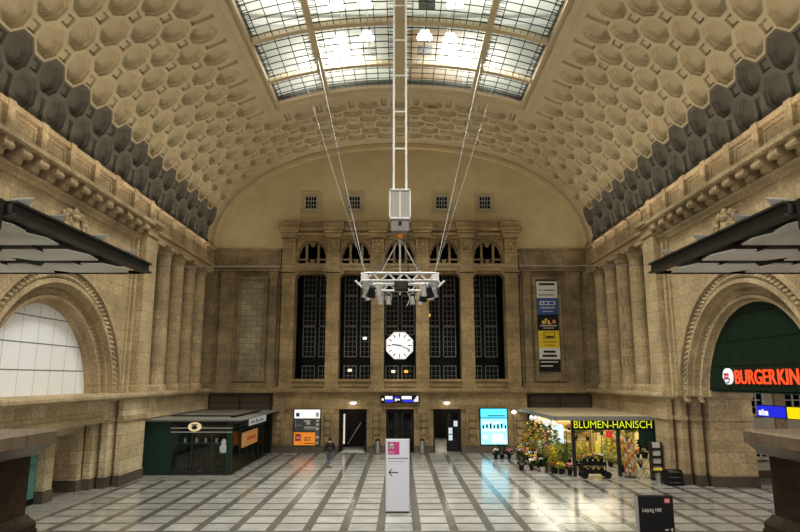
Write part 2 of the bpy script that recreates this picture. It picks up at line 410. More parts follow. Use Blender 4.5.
for sg in (0,1):                 # corner fillers
    f = (lambda a: a) if sg == 0 else (lambda a: LT-a)
    vm.quad(V(f(AL(7)+.7*SA),DL(13)-.02,.01),V(f(AL(8)+.02),DL(13)-.02,.01),V(f(AL(8)+.02),DL(14)-.68*SD,.01),V(f(AL(7)+.7*SA),DL(14)-.68*SD,.01))
    for rr in range(0,8): pass
def strip(mb, al, dl, h0=0, h1=None):
    for i in range(len(al)-1):
        for j in range(len(dl)-1):
            mb.quad(V(al[i],dl[j],h0),V(al[i+1],dl[j],h0),V(al[i+1],dl[j+1],h0),V(al[i],dl[j+1],h0))
lin = lambda a, b, n: [a+(b-a)*i/n for i in range(n+1)]
# end band of the vault, bottom strips, outer backing shell
strip(vm, lin(0,LT,90), [DE-.02-.02, 47.12], .0)
for r in range(33):              # close the last row's outline
    if (r+K1)%2: vm.quad(V(AL(r)-(1-HQ)*SA,DE+.02,.0),V(AL(r)+(1-HQ)*SA,DE+.02,.0),V(AL(r)+HQ*SA,DL(K1)+HQ*SD,.0),V(AL(r)-HQ*SA,DL(K1)+HQ*SD,.0))
for f in ((lambda a:a),(lambda a:LT-a)):
    vm.mi = 1; strip(vm, [f(0-.0),f(AB+.02)], [7.0,47.1]); vm.mi = 0
strip(vm, lin(0,LT,60), [6.9,8.2])
# backing behind the coffers keeps attic light out
bk = MB()
aS = None
for i in range(2000):
    a = LT/2*i/2000
    if PV(a)[0] >= -7.8: aS = a; break
strip(bk, lin(0,aS+.1,30), [6.9,47.3], .56); strip(bk, lin(LT-aS-.1,LT,30), [6.9,47.3], .56); strip(bk, lin(aS,LT-aS,30), [37.3,47.3], .56)
ceil = struct('ceiling', 'barrel vault with octagonal coffers, its two lowest rows dark grey', 'ceiling')
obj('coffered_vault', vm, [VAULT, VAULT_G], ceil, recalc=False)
obj('vault_backing', bk, VAULT_G, ceil, recalc=False)
# skylight border mouldings
bm_ = MB()
BP = [(0,0),(.30,0),(.33,-.10),(.62,-.10),(.66,.03),(.9,.05),(.94,.15),(1.0,.20)]
DS = 37.3
def bord(u): return u
ws_, wf_ = aS-(AE-.03), DF+.03-DS
for (u,h),(u2,h2) in zip(BP[:-1],BP[1:]):
    A1, A2, e1, e2 = AE-.03+u*ws_, AE-.03+u2*ws_, DF+.03-u*wf_, DF+.03-u2*wf_
    for f in ((lambda a:a),(lambda a:LT-a)):
        bm_.quad(V(f(A1),8,h),V(f(A2),8,h2),V(f(A2),e2,h2),V(f(A1),e1,h))
    for i in range(48):
        g_ = lambda A, t: A+(LT-2*A)*t
        bm_.quad(V(g_(A1,i/48),e1,h),V(g_(A1,(i+1)/48),e1,h),V(g_(A2,(i+1)/48),e2,h2),V(g_(A2,i/48),e2,h2))
obj('skylight_border', bm_, VAULT, ceil, recalc=False)

# ------------------------------------------------------------------ skylight
sky = struct('window_1', 'glazed skylight panels set into the crown of the vault', 'skylight')
def a_of_x(x):
    lo, hi = 0, LT
    for _ in range(50):
        mid = (lo+hi)/2
        if PV(mid)[0] < x: lo = mid
        else: hi = mid
    return lo
xa = [a_of_x(x) for x in (-7.8,-4.75,0,4.75,7.8)]; xa[0] = aS; xa[4] = LT-aS
yd = [8.0,12.4,16.8,21.2,25.6,30.0,34.4,DS]
def vbar(mb, a0, a1, d0, d1, h0, h1, n=1):
    for i in range(n):
        if n > 1 and abs(a1-a0) > abs(d1-d0): b0,b1,e0,e1 = a0+(a1-a0)*i/n, a0+(a1-a0)*(i+1)/n, d0, d1
        else: b0,b1,e0,e1 = a0,a1,d0+(d1-d0)*i/n,d0+(d1-d0)*(i+1)/n
        vs = [V(b0,e0,h0),V(b1,e0,h0),V(b1,e1,h0),V(b0,e1,h0),V(b0,e0,h1),V(b1,e0,h1),V(b1,e1,h1),V(b0,e1,h1)]
        mb.add(vs, [(3,2,1,0),(4,5,6,7),(0,1,5,4),(1,2,6,5),(2,3,7,6),(3,0,4,7)])
for i, w in ((1,.17),(2,.30),(3,.17)):
    m = MB(); vbar(m, xa[i]-w, xa[i]+w, 8, DS, -.05, .35); obj('long_rib', m, VAULT, sky)
for d in yd[1:-1]:
    m = MB(); vbar(m, xa[0], xa[4], d-.17, d+.17, -.02, .35, 24); obj('cross_rib', m, VAULT, sky)
IRON = plain('glazing_bar_paint', (.045,.04,.032), .6)
gl = MB()
for i in range(4):
    for j in range(len(yd)-1):
        m = MB(); a0, a1, d0, d1 = xa[i], xa[i+1], yd[j], yd[j+1]
        wl = {1:.17,2:.30,3:.17,0:0,4:0}
        a0 += wl[i]; a1 -= wl[i+1]; d0 += .17; d1 -= .17
        nc = 3 if i in (0,3) else 5; es = .36
        al = [a0+es]+[a0+es+(a1-a0-2*es)*k/nc for k in range(1,nc)]+[a1-es]
        nr = 5 if j < 6 else 3
        dl = [d0+.32]+[d0+.32+(d1-d0-.64)*k/nr for k in range(1,nr)]+[d1-.32]
        t = .022
        for a in al: vbar(m, a-t, a+t, d0, d1, .05, .10)
        for d in dl: vbar(m, a0, a1, d-t, d+t, .055, .095, 4)
        t = .014
        # narrow edge panes
        nn = max(3, int((d1-d0)/.36))
        for k in range(1, nn):
            d = d0+(d1-d0)*k/nn
            vbar(m, a0, al[0], d-t, d+t, .06, .09); vbar(m, al[-1], a1, d-t, d+t, .06, .09)
        for a_, b_ in zip(al[:-1], al[1:]):
            c = (a_+b_)/2; vbar(m, c-t, c+t, d0, dl[0], .06, .09); vbar(m, c-t, c+t, dl[-1], d1, .06, .09)
        obj('glazing_bars', m, IRON, sky)
        g = MB()
        for k in range(4): strip(g, [a0+(a1-a0)*k/4, a0+(a1-a0)*(k+1)/4], [d0,d1], .10)
        obj('panes', g, SKYGLASS, sky, recalc=False)
# attic over the skylight
at = struct('attic_wall', 'white attic above the skylight', 'attic')
m = MB()
m.quad((-15.4,6,31),(15.4,6,31),(15.4,47.5,31),(-15.4,47.5,31)); m.quad((-15.4,47.5,17.3),(15.4,47.5,17.3),(15.4,47.5,31),(-15.4,47.5,31))
m.quad((-15.4,6,15),(-15.4,47.5,15),(-15.4,47.5,31),(-15.4,6,31)); m.quad((15.4,6,15),(15.4,47.5,15),(15.4,47.5,31),(15.4,6,31)); m.quad((-15.4,6,15),(15.4,6,15),(15.4,6,31),(-15.4,6,31))
obj('attic_shell', m, ATTIC, at)
m = MB()
for y in (9,13.4,17.8,22.2,26.6,31,35.4,39.8): m.bar((-15.3,y,30.2),(15.3,y,30.2),.3,.5)
obj('attic_beams', m, LGREY, at)
m = MB(); m.box(.6,4.4,40.4,40.6,24,30); obj('unlit_roof_sheet', m, WOODY, at)  # brown sheet standing in for the unlit part of the attic roof

# ------------------------------------------------------------------ side walls
AC, AZ, AR, RI = 26.3, 4.15, 6.0, 4.35        # arch centre along the wall, spring height, outer and inner radius
def side_wall(s):
    nm = 'left' if s < 0 else 'right'
    w = struct('wall_'+nm, ('sandstone side wall with the white arched panel' if s < 0 else 'sandstone side wall with the dark green arched panel'), 'wall')
    X = lambda d: s*d                          # d = distance from the hall axis
    # --- plain arch bay above the ledge
    m = MB(); N = 48; za = 4.45
    top = 12.85; pts = []
    for i in range(N+1):
        t = PI*i/N; pts.append((AC-AR*math.cos(t), AZ+AR*math.sin(t)))
    pts = [(y, max(z, za)) for y, z in pts]
    for (y0,z0),(y1,z1) in zip(pts[:-1],pts[1:]):
        if y1-y0 < 1e-6: continue
        m.quad((X(W),y0,z0),(X(W),y1,z1),(X(W),y1,top),(X(W),y0,top))
    m.quad((X(W),7,za),(X(W),pts[0][0],za),(X(W),pts[0][0],top),(X(W),7,top))
    m.quad((X(W),pts[-1][0],za),(X(W),34.6,za),(X(W),34.6,top),(X(W),pts[-1][0],top))
    m.box(X(W), X(W+1.2), 7, 34.6, top, 14.05)
    # columns bay wall
    m.box(X(15.6), X(16.2), 34.5, 47.4, 4.3, 15.35)
    obj('masonry', m, STONE, w)
    # --- archivolt: stepped rings
    P = [(AR+.02,W+.02),(AR,W-.12),(5.86,W-.14),(5.82,W+.24),(5.42,W+.26),(5.38,W-.06),(5.20,W-.07),(5.16,W+.16),(5.02,W+.18),(4.98,W+.55),(4.72,W+.58),(4.68,W+.30),(4.56,W+.32),(4.52,W+.62),(4.36,W+.66),(4.34,W+1.1)]
    a = MB(); ring = []
    for i in range(65):
        t = -.05+(PI+.1)*i/64
        ring.append([(X(x), AC-r*math.cos(t), max(AZ+r*math.sin(t), 4.45)) for r, x in P])
    a.sweep(ring); obj('archivolt', a, STONE_T, w)
    o1, o2 = MB(), MB()
    for i in range(62):
        t = .04+(PI-.08)*i/61
        for r, rr, dt in ((5.70,.13,0),(5.53,.15,.025)):
            o1.ball((X(W+.10), AC-r*math.cos(t+dt), AZ+r*math.sin(t+dt)), rr, 6, 4, (1.5,.85,.85))
    for i in range(64):
        t = .04+(PI-.08)*i/63
        for r, dt in ((4.92,0),(4.79,.025)): o2.ball((X(W+.46), AC-r*math.cos(t+dt), AZ+r*math.sin(t+dt)), .095, 6, 4, (1.5,1,1))
    obj('leaf_ornament', o1, STONE_T, w); obj('bead_ornament', o2, STONE_T, w)
    # --- pilaster strips and pier between arch and columns (and the same nearer the camera)
    for b in (1, -1):
        m = MB()
        Y = (lambda y: y) if b == 1 else (lambda y: 2*AC-y)
        m.box(X(W+.1), X(W-.12), Y(32.45), Y(32.62), 4.45, 12.8); m.box(X(W+.1), X(W-.22), Y(32.78), Y(32.98), 4.45, 12.8)
        m.box(X(W+.5), X(14.0), Y(33.25), Y(34.75), 4.45, 13.2)
        m.box(X(W+.5), X(13.9), Y(33.15), Y(34.8), 13.2, 13.32); m.box(X(W+.5), X(13.96), Y(33.2), Y(34.75), 13.32, 13.75)
        m.box(X(W+.5), X(13.8), Y(33.1), Y(34.85), 13.75, 13.9); m.box(X(W+.5), X(13.66), Y(33.05), Y(34.9), 13.9, 14.08)
        m.box(X(W+.5), X(13.92), Y(33.2), Y(34.8), 4.45, 4.95)
        obj('pier', m, STONE, w, bevel=.02)
    # --- half columns
    for i in range(5):
        y = 36.0+2.33*i; m = MB(); c = (X(15.0), y, 0)
        pr = [(.62,4.45),(.62,4.85),(.56,4.95),(.52,5.05),(.50,5.8),(.46,12.6),(.46,12.75),(.50,12.78),(.50,12.86),(.47,12.9),(.60,13.15),(.60,13.2)]
        m.lathe(c, pr, 16); m.box(X(15.2), X(14.3), y-.68, y+.68, 13.2, 13.4)
        m.box(X(15.2), X(14.42), y-.66, y+.66, 4.35, 4.62)
        obj('column', m, STONE, w)
        for q in (-1,1): 
            p = MB(); p.box(X(15.7), X(15.2), y+q*.80-.14, y+q*.78+.16, 4.45, 13.35); obj('pilaster_strip', p, STONE, w)
    # --- entablature over the columns, parapet, cornice
    m = MB(); m.box(X(15.7), X(14.35), 34.6, 47.3, 13.4, 13.75); m.box(X(15.7), X(14.2), 34.6, 47.3, 13.75, 13.95); m.box(X(15.1), X(14.45), 34.6, 47.3, 13.95, 15.15); m.box(X(15.1),X(14.3),34.6,47.3,15.15,15.32)
    obj('entablature', m, STONE, w, bevel=.02)
    m = MB()
    pr = [(W+.05,12.72),(W-.1,12.78),(W-.14,12.9),(W-.3,12.98),(W-.3,13.1),(W-.2,13.14),(W+.05,13.14)]
    m.sweep([[(X(x),y,z) for x,z in pr] for y in (7,33.2)]); obj('string_moulding', m, STONE_T, w)
    m = MB()
    pr = [(W+.1,13.68),(13.68,13.68),(13.62,13.74),(13.62,13.9),(13.74,13.98),(13.8,14.02),(W+.1,14.02)]
    m.sweep([[(X(x),y,z) for x,z in pr] for y in (7,33.3)]); obj('cornice_shelf', m, STONE_T, w)
    for i in range(23):
        y = 32.6-1.1*i
        if y < 8: break
        m = MB(); pr = [(W+.05,13.68),(13.74,13.68),(13.76,13.5),(13.86,13.38),(14.05,13.33),(14.12,13.2),(14.22,13.14),(W+.05,13.14)]
        m.prism([(X(x),z) for x,z in pr], 'y', y-.24, y+.24); m.cyl((X(13.86),y-.3,13.46),(X(13.86),y+.3,13.46),.14,n=10); m.cyl((X(14.18),y-.28,13.24),(X(14.18),y+.28,13.24),.09,n=8)
        obj('corbel', m, STONE_T, w)
    m = MB(); m.box(X(W+.4), X(14.42), 7, 47, 14.0, 14.2); m.box(X(W+.4), X(14.50), 7, 34.9, 14.2, 15.2); m.box(X(W+.4), X(14.34), 7, 34.9, 15.2, 15.42)
    for k in range(-7, 5):
        y = DL(2*k+1) if True else 0
        m.box(X(W+.4), X(14.30), y-.22, y+.22, 14.0, 15.46)
        m.box(X(W+.4), X(14.44), y+.36, y+SD*2-.36, 14.35, 14.42); m.box(X(W+.4), X(14.44), y+.36, y+SD*2-.36, 15.02, 15.1)
        m.box(X(W+.4), X(14.46), y+.36, y+.46, 14.35, 15.1); m.box(X(W+.4), X(14.46), y+SD*2-.46, y+SD*2-.36, 14.35, 15.1)
    for k in range(5):
        y = 35.6+2.2*k; m.box(X(W+.4), X(14.30), y-.16, y+.16, 13.95, 15.34)
    obj('parapet', m, STONE, w)
    # --- ledge and band of the lower storey
    m = MB()
    pr = [(15.8,4.25),(14.0,4.25),(13.98,4.32),(13.84,4.38),(13.84,4.5),(13.9,4.58),(15.8,4.62)]
    y0 = 7 if s < 0 else 33.3
    m.sweep([[(X(x),y,z) for x,z in pr] for y in (y0,47.2)]); m.poly([(X(x),y0,z) for x,z in pr])
    pr = [(W+.4,3.18),(14.06,3.2),(13.98,3.28),(13.98,3.36),(14.1,3.42),(W+.4,3.44)]
    if s < 0: m.box(X(14.45),X(W+1),7,31.0,3.2,3.42); m.box(X(14.5),X(W+1),7,31.0,3.42,3.5)
    for i, (xa_, xb_, ye) in enumerate(((14.12,14.40,33.4),(14.40,14.58,33.85),(14.58,14.92,32.85),(14.92,15.12,33.3),(15.12,15.48,32.42),(15.48,15.68,32.9),(15.68,17.9,32.05))):
        if s < 0: ye -= 1.15; xb_ = min(xb_, 15.6)
        if xa_ >= xb_: continue
        m.box(X(xa_-.10),X(xb_),ye-.10,35.15,3.2,3.36); m.box(X(xa_-.05),X(xb_),ye-.05,35.13,3.36,3.44)
        if s > 0: m.box(X(xa_-.22),X(xb_),ye-.22,35.1,4.38,4.56); m.box(X(xa_-.12),X(xb_),ye-.12,35.1,4.28,4.38); m.box(X(xa_-.14),X(xb_),ye-.14,35.1,4.56,4.62)
    obj('ledge', m, STONE_T, w)
    m = MB(); pl = MB()
    m.box(X(14.25), X(15.9), max(y0, 34.0), 47.3, 3.1, 4.3); m.box(X(14.75), X(15.9), max(y0, 34.0), 47.3, 0, 3.1)
    # splayed stepped jamb under the arch
    J = [(14.12,35.1),(14.12,33.35),(14.45,33.35),(14.5,32.95),(14.8,32.9),(14.86,32.6),(15.1,32.55),(15.16,32.3),(15.5,32.28),(15.55,32.1)]
    J = [(x+.0, y) for x, y in J]
    def steps(Yf, mm, z0, z1, off=0, end=17.9):
        for (x0,ya),(x1,yb) in zip(J[:-1:2], J[2::2]+[(end,0)]):
            pass
    SR = [(14.12,14.40,33.4),(14.40,14.58,33.85),(14.58,14.92,32.85),(14.92,15.12,33.3),(15.12,15.48,32.42),(15.48,15.68,32.9),(15.68,17.9,32.05)]
    for b in ((1,) if s > 0 else (1,)):
        for i, (xa_, xb_, ye) in enumerate(SR):
            if s < 0: ye = ye-1.15
            hh = 4.28
            e = xb_ if i == len(SR)-1 else xb_
            if s < 0 and i == len(SR)-1: e = 15.6
            m.box(X(xa_), X(e), ye, 35.1, .5, hh); pl.box(X(xa_-.05), X(e+.02), ye-.06, 35.15, 0, .52)
    if s < 0:
        # closed wall under the white panel with one recess and one teal doorway
        m.box(X(15.5), X(17.5), 28.6, 31.1, 2.75, 4.28); m.box(X(14.6), X(15.6), 7, 32, 3.3, 4.28)
        m.box(X(15.5), X(17.5), 30.75, 31.2, .5, 2.75); pl.box(X(15.45), X(17.5), 30.7, 31.2, 0, .52)
        m.box(X(16.7), X(17.5), 28.6, 30.8, .5, 2.75); pl.box(X(16.65), X(17.5), 28.6, 30.8, 0, .52)
        m.box(X(15.45), X(17.5), 27.9, 28.6, .5, 4.28); pl.box(X(15.4), X(17.5), 27.85, 28.62, 0, .52)
        m.box(X(15.9), X(17.5), 7, 27.9, 2.75, 4.28); m.box(X(15.5), X(17.5), 7, 24.2, .5, 4.28); pl.box(X(15.45), X(17.5), 7, 24.2, 0, .52)
    else:
        m.box(X(15.0), X(17.9), 7, 20.2, 0, 4.28)
        pass
    obj('lower_masonry', m, STONE_L if s < 0 else STONE, w, bevel=.015); obj('plinth', pl, STONE_P, w)
    return w
WL = side_wall(-1); WR = side_wall(1)

# arched panel in the left arch: white boards with seams
def arch_panel(s, name, X0, mat, seam, label, zb, ny, nz):
    t = thing(name, label, 'panel', (s*X0, AC, zb)); m = MB()
    R = RI+.2; pts = [(AC-R*math.cos(PI*i/48), max(AZ+R*math.sin(PI*i/48), zb)) for i in range(49)]
    pts = [p for i, p in enumerate(pts) if i == 0 or p != pts[i-1]]
    m.prism([(y,z) for y,z in pts], 'x', s*X0, s*(X0+.08)); obj('board', m, mat, t)
    g = MB()
    for k in range(-ny, ny+1):
        y = AC+k*1.15; h2 = R*R-(y-AC)**2
        if h2 > 0: g.box(s*(X0-.006), s*X0, y-.004, y+.004, zb, AZ+math.sqrt(h2)-.02)
    for k in range(1, nz):
        z = zb+k*1.12; hh = R*R-(z-AZ)**2
        if hh > 0: q = math.sqrt(hh)-.02; g.box(s*(X0-.008), s*X0, AC-q, AC+q, z-.022, z+.022)
    obj('seams', g, seam, t); return t
arch_panel(-1, 'arched_wall_panel', 15.42, WPANEL, SEAM, 'white board panel with dark seams filling the arch of the left side wall', 4.55, 4, 5)
gp = arch_panel(1, 'arched_sign_panel', 15.15, GMESH, plain('green_seam', (.003,.008,.005), .7), 'dark green panel filling the arch behind the red letters', 4.75, 4, 5)
m = MB(); m.box(15.15,15.4,AC-4.6,AC+4.2,4.70,4.80); obj('bottom_edge', m, CAFE_G, gp)
# red letters and round badge
bs = thing('shop_sign', 'red illuminated restaurant lettering on the dark green arch panel', 'sign', (15.1,26,5.0))
text('letters', 'BURGER', ORANGER, bs, (15.08, 28.12, 5.08), 3.06, .62, right=(0,-1,0), ext=.04, bold=.008)
text('letters', 'KING', ORANGER, bs, (15.08, 24.94, 5.08), 1.95, .62, right=(0,-1,0), ext=.04, bold=.008)
m = MB(); m.box(15.1,15.16,22.6,28.3,5.32,5.42); obj('raceway', m, CAFE_G, bs)
bd = thing('round_badge', 'round white badge with red lettering beside the red letters on the green panel', 'sign', (15.1,28.72,5.42))
m = MB(); m.cyl((15.14,28.72,5.42),(15.02,28.72,5.42),.36,n=24); obj('disc', m, WHITE_E, bd)
m = MB(); m.cyl((15.016,28.74,5.42),(15.012,28.74,5.42),.30,n=24); 
text('badge_letters', 'BURGER', REDP, bd, (15.0,28.93,5.44), .44, .13, right=(0,-1,0), ext=.02, bold=.03)
text('badge_letters', 'KING', REDP, bd, (15.0,28.92,5.27), .40, .15, right=(0,-1,0), ext=.02, bold=.03)
m = MB(); 
for i in range(13):
    t = math.radians(200+i*11); q = t+.19
    m.quad((15.0,28.72-.33*math.cos(t),5.42+.33*math.sin(t)),(15.0,28.72-.33*math.cos(q),5.42+.33*math.sin(q)),(15.0,28.72-.25*math.cos(q),5.42+.27*math.sin(q)),(15.0,28.72-.25*math.cos(t),5.42+.27*math.sin(t)))
obj('blue_crescent', m, BLUEP, bd)
# left recess door, teal doors
d = struct('door_1', 'grey door in the recess of the left side wall', 'door')
m = MB(); m.box(-16.69,-16.62,28.75,30.6,.53,2.7); obj('leaf', m, GREYB, d); m = MB(); m.box(-16.6,-16.57,29.0,29.06,1.15,1.3); obj('handle', m, BLACKM, d)
d = struct('door_2', 'teal glazed door under the white arched panel', 'door')
m = MB(); m.box(-15.86,-15.8,24.2,27.88,.25,1.65); m.box(-15.86,-15.8,24.2,27.88,1.68,2.75); obj('leaf', m, TEAL, d); m = MB(); m.box(-15.88,-15.78,24.2,27.88,0,.25); m.box(-15.84,-15.78,26,26.06,0,2.75); obj('door_rail', m, BLACKM, d)

# stone reliefs over the arches
def relief(s, label):
    t = thing('stone_relief', label, 'relief', (s*W, AC, 11.2)); m = MB(); rnd = random.Random(3)
    m.prism([(AC-.55,11.0),(AC+.55,11.0),(AC+.62,11.8),(AC+.35,12.3),(AC-.35,12.3),(AC-.62,11.8)], 'x', s*W, s*(W-.18))
    obj('shield', m, STONE_T, t, bevel=.04); m = MB()
    def lump(dy, z, r, sy=1, sz_=1): m.ball((s*(W-.17),AC+dy,z-.2), r, 10, 6, (.75,sy,sz_))
    lump(0,12.72,.20,1,1.1); lump(0,12.5,.26,1.2,.6); lump(0,11.95,.30,.9,1.2)
    for g in (-1,1):
        for i in range(7): a = .25+i*.36; lump(g*(.34+.42*math.sin(a)), 12.15+.55*math.cos(a), .13+.03*(i%2), 1, 1)
        for i in range(5): lump(g*(.30+.10*i), 12.62-.05*i+.10*(i%2), .10, 1.3, .7)
        lump(g*.86,12.30,.19,.8,1.1); lump(g*.9,12.52,.12); lump(g*.72,11.45,.15,.8,1.5); lump(g*.80,11.2,.10,1,1.2); lump(g*.3,11.6,.12); lump(g*.22,12.2,.10); lump(g*.42,11.85,.09,1,1.6)
    obj('carving', m, STONE_T, t, smooth=True)
relief(-1, 'carved stone relief above the arch with the white panel'); relief(1, 'carved stone relief above the arch with the dark green panel')

# right passage behind the arch
p = struct('passage_wall', 'pale plastered facade with windows seen through the right arch', 'wall')
m = MB(); PALE = plain('pale_plaster', (.52,.46,.36), .8); m.box(17.5,24,35.0,35.3,0,5.2); m.box(23.8,24,14,35,0,5.2)
obj('plaster', m, PALE, p)
m = MB(); m.box(15.4,24,14,35.2,5.2,5.35); obj('soffit', m, VAULT_G, p)
m = MB(); m.box(17.5,24,34.95,35.0,0,.4); obj('plinth', m, STONE_P, p)
n = 3
for (x0,x1,z0,z1) in ((19.3,20.1,3.4,4.9),(19.3,20.1,1.1,2.0),(21.3,22.2,3.4,4.9),(21.3,22.2,1.1,2.0)):
    wn = struct('window_%d' % n, 'white barred window of the pale facade behind the right arch', 'window'); n += 1
    m = MB(); m.box(x0,x1,34.93,34.99,z0,z1); obj('glass', m, DARK, wn)
    m = MB()
    for x in (x0,x1,(x0+x1)/2,): m.box(x-.04,x+.04,34.86,34.95,z0,z1)
    for z in (z0,z1,z0+(z1-z0)*.5,z0+(z1-z0)*.75,z0+(z1-z0)*.25): m.box(x0,x1,34.87,34.95,z-.025,z+.025)
    obj('frame', m, WHITE_M, wn)
    m = MB(); m.box(x0-.1,x1+.1,34.75,34.95,z0-.12,z0-.03); obj('sill', m, PALE, wn)
m = MB(); m.box(20.7,21.3,34.8,35,0,5.2); obj('pilaster', m, STONE_T, p)

# hanging direction sign
ds = thing('direction_sign', 'blue and yellow illuminated sign hanging in the passage under the dark green panel', 'sign', (17.4,28.5,3.6))
dv = Vector((.60,-3.4,0)).normalized(); nv = Vector((dv.y,-dv.x,0)); o = Vector((17.1,30.2,3.56))
if nv.y > 0: nv = -nv
def sbox(u0,u1,z0,z1,th,back=0):
    mb = MB(); a = o+dv*u0+nv*back; b = o+dv*u1+nv*back
    vs = []
    for q in (0,-th):
        for (pp,z) in ((a,z0),(b,z0),(b,z1),(a,z1)): vs.append((pp.x+nv.x*q, pp.y+nv.y*q, o.z+z))
    mb.add(vs, [(0,1,2,3),(7,6,5,4),(0,4,5,1),(1,5,6,2),(2,6,7,3),(3,7,4,0)]); return mb
obj('case', sbox(-.03,3.45,-.03,.53,.12), BLACKM, ds)
obj('blue_face', sbox(0,1.75,0,.5,.02,.02), BLUE_E, ds); obj('yellow_face', sbox(1.85,2.75,0,.5,.02,.02), YELL_E, ds); obj('blue_face', sbox(2.85,3.42,0,.5,.02,.02), BLUE_E, ds)
mb = sbox(.12,.3,.06,.28,.01,.03); 
for a in ((.34,.42,.06,.34),(.46,.7,.06,.26)): q = sbox(*a,.01,.03); mb.add(q.v, q.f)
obj('pictogram', mb, WHITE_E, ds)
mb = MB(); 
for u in (.3,3.1): mb = MB(); P_ = o+dv*u; mb.cyl((P_.x,P_.y,4.08),(P_.x,P_.y,5.21),.02,n=6); obj('hanger', mb, BLACKM, ds)

# ------------------------------------------------------------------ back wall
bw = struct('wall_back', 'end wall with five tall window bays under a cornice', 'wall')
DB = 47.1; PIT = 3.42
# lunette plaster and frame moulding
m = MB(); cpt = (0,DB+.05,15)
N_ = 80; pr = [V(LT*i/N_, DB+.05) for i in range(N_+1)]
for a, b in zip(pr[:-1], pr[1:]): zb = 17.2 if abs(a[0]+b[0]) < 18 else 14.3; m.poly([a, b, (b[0],DB+.05,zb), (a[0],DB+.05,zb)]) if abs(a[0]-b[0])>1e-5 else None
obj('lunette', m, PLASTER, bw)
m = MB(); rings = []
for i in range(91):
    a = LT*i/90; rings.append([V(a, D_, h_) for D_, h_ in ((DB+.06,-.02),(DB-.16,-.02),(DB-.2,-.10),(DB-.2,-.36),(DB-.1,-.40),(DB-.06,-.46),(DB+.06,-.48))])
m.sweep(rings); obj('lunette_moulding', m, PLASTER, bw)
# side bays
g = MB()
def bx1(name, *bs, mat=None):
    mm = MB()
    for b_ in bs: mm.box(*b_)
    return obj(name, mm, mat or STONE_S, bw, bevel=.02)
for s in (-1,1):
    x0, x1 = sorted((s*9.2, s*15))
    bx1('bay_wall', (x0,x1,47.15,47.6,4.3,14.3))
    bx1('bay_pilaster', (s*9.45,s*10.05,46.85,47.15,4.5,13.3), (s*9.4,s*10.1,46.8,47.15,13.3,13.5))
    bx1('bay_pilaster', (s*12.75,s*13.85,46.9,47.15,4.5,13.3), (s*12.7,s*13.9,46.85,47.15,13.3,13.5)); bx1('bay_pilaster', (s*14.15,s*15,46.75,47.15,4.5,13.5))
    bx1('bay_cornice', (x0,x1,46.75,47.6,13.5,13.72), (x0,x1,46.6,47.6,13.72,13.98), (x0,x1,46.85,47.6,13.98,15.1), (x0,x1,46.75,47.6,15.1,15.3), *[(s*q_-.12,s*q_+.12,46.78,47,13.98,15.12) for q_ in (9.6,11.2,12.8)])
    bx1('bay_base', (x0,x1,46.8,47.15,4.5,5.0))
    a, b = sorted((s*10.25, s*12.45))
    for (u0,u1,z0,z1) in ((a,b,12.85,13.1),(a,b,5.15,5.4),(a,a+.22,5.4,12.85),(b-.22,b,5.4,12.85)):
        fr = MB(); fr.box(u0,u1,46.98,47.15,z0,z1); obj('panel_frame', fr, STONE_S, bw)
    g.box(a+.22,b-.22,47.1,47.2,5.4,12.85)
obj('panel_infill', g, STONE_G, bw)
# central projecting bay: pilasters
for k in range(6):
    x = (k-2.5)*PIT; m = MB()
    m.box(x-.5,x+.5,46.5,47.9,4.4,13.3); m.box(x-.58,x+.58,46.42,47.9,4.4,4.75)
    m.box(x-.56,x+.56,46.44,47.9,13.15,13.28); m.box(x-.6,x+.6,46.38,47.9,13.36,13.5)
    m.box(x-.52,x+.52,46.48,47.9,13.5,14.75); m.box(x-.56,x+.56,46.42,47.9,14.72,14.84)
    m.box(x-.46,x+.46,46.5,47.9,14.84,16.0)
    obj('pilaster', m, STONE_B, bw, bevel=.02)
    m = MB(); rnd = random.Random(k)
    for i in range(16): m.ball((x-.33+.22*(i%4),46.46,14.98+.26*(i//4)), .11, 6, 4, (1,.6,1))
    m.ball((x,46.42,15.5),.2,8,5,(1,.5,1.2)); m.box(x-.46,x-.38,46.42,46.52,14.88,15.98); m.box(x+.38,x+.46,46.42,46.52,14.88,15.98)
    obj('capital_carving', m, STONE_B, bw)
    m = MB(); m.box(x-.72,x+.72,46.1,47.9,16.42,16.62); m.box(x-.85,x+.85,45.95,47.9,16.62,16.86); m.box(x-.62,x+.62,46.25,47.9,16.05,16.42)
    m.box(x-.8,x+.8,46.15,47.9,16.86,17.3)
    obj('cornice_block', m, STONE_B, bw, bevel=.03)
m = MB(); e = 2.5*PIT
m.box(-e-.5,e+.5,46.6,47.9,16.0,16.25); m.box(-e-.6,e+.6,46.4,47.9,16.25,16.45); m.box(-e-.7,e+.7,46.2,47.9,16.6,16.85); m.box(-e-.55,e+.55,46.45,47.9,16.85,17.25); m.box(-e-.6,e+.6,46.35,47.9,17.25,17.42)
m.box(-e-.4,e+.4,46.6,47.9,16.45,16.6)
obj('cornice', m, STONE_B, bw, bevel=.02)
m = MB()
for i in range(88): x = -e-.5+(2*e+1)*i/87; m.box(x-.055,x+.055,46.42,46.62,16.08,16.24)
obj('dentil_band', m, STONE_B, bw)
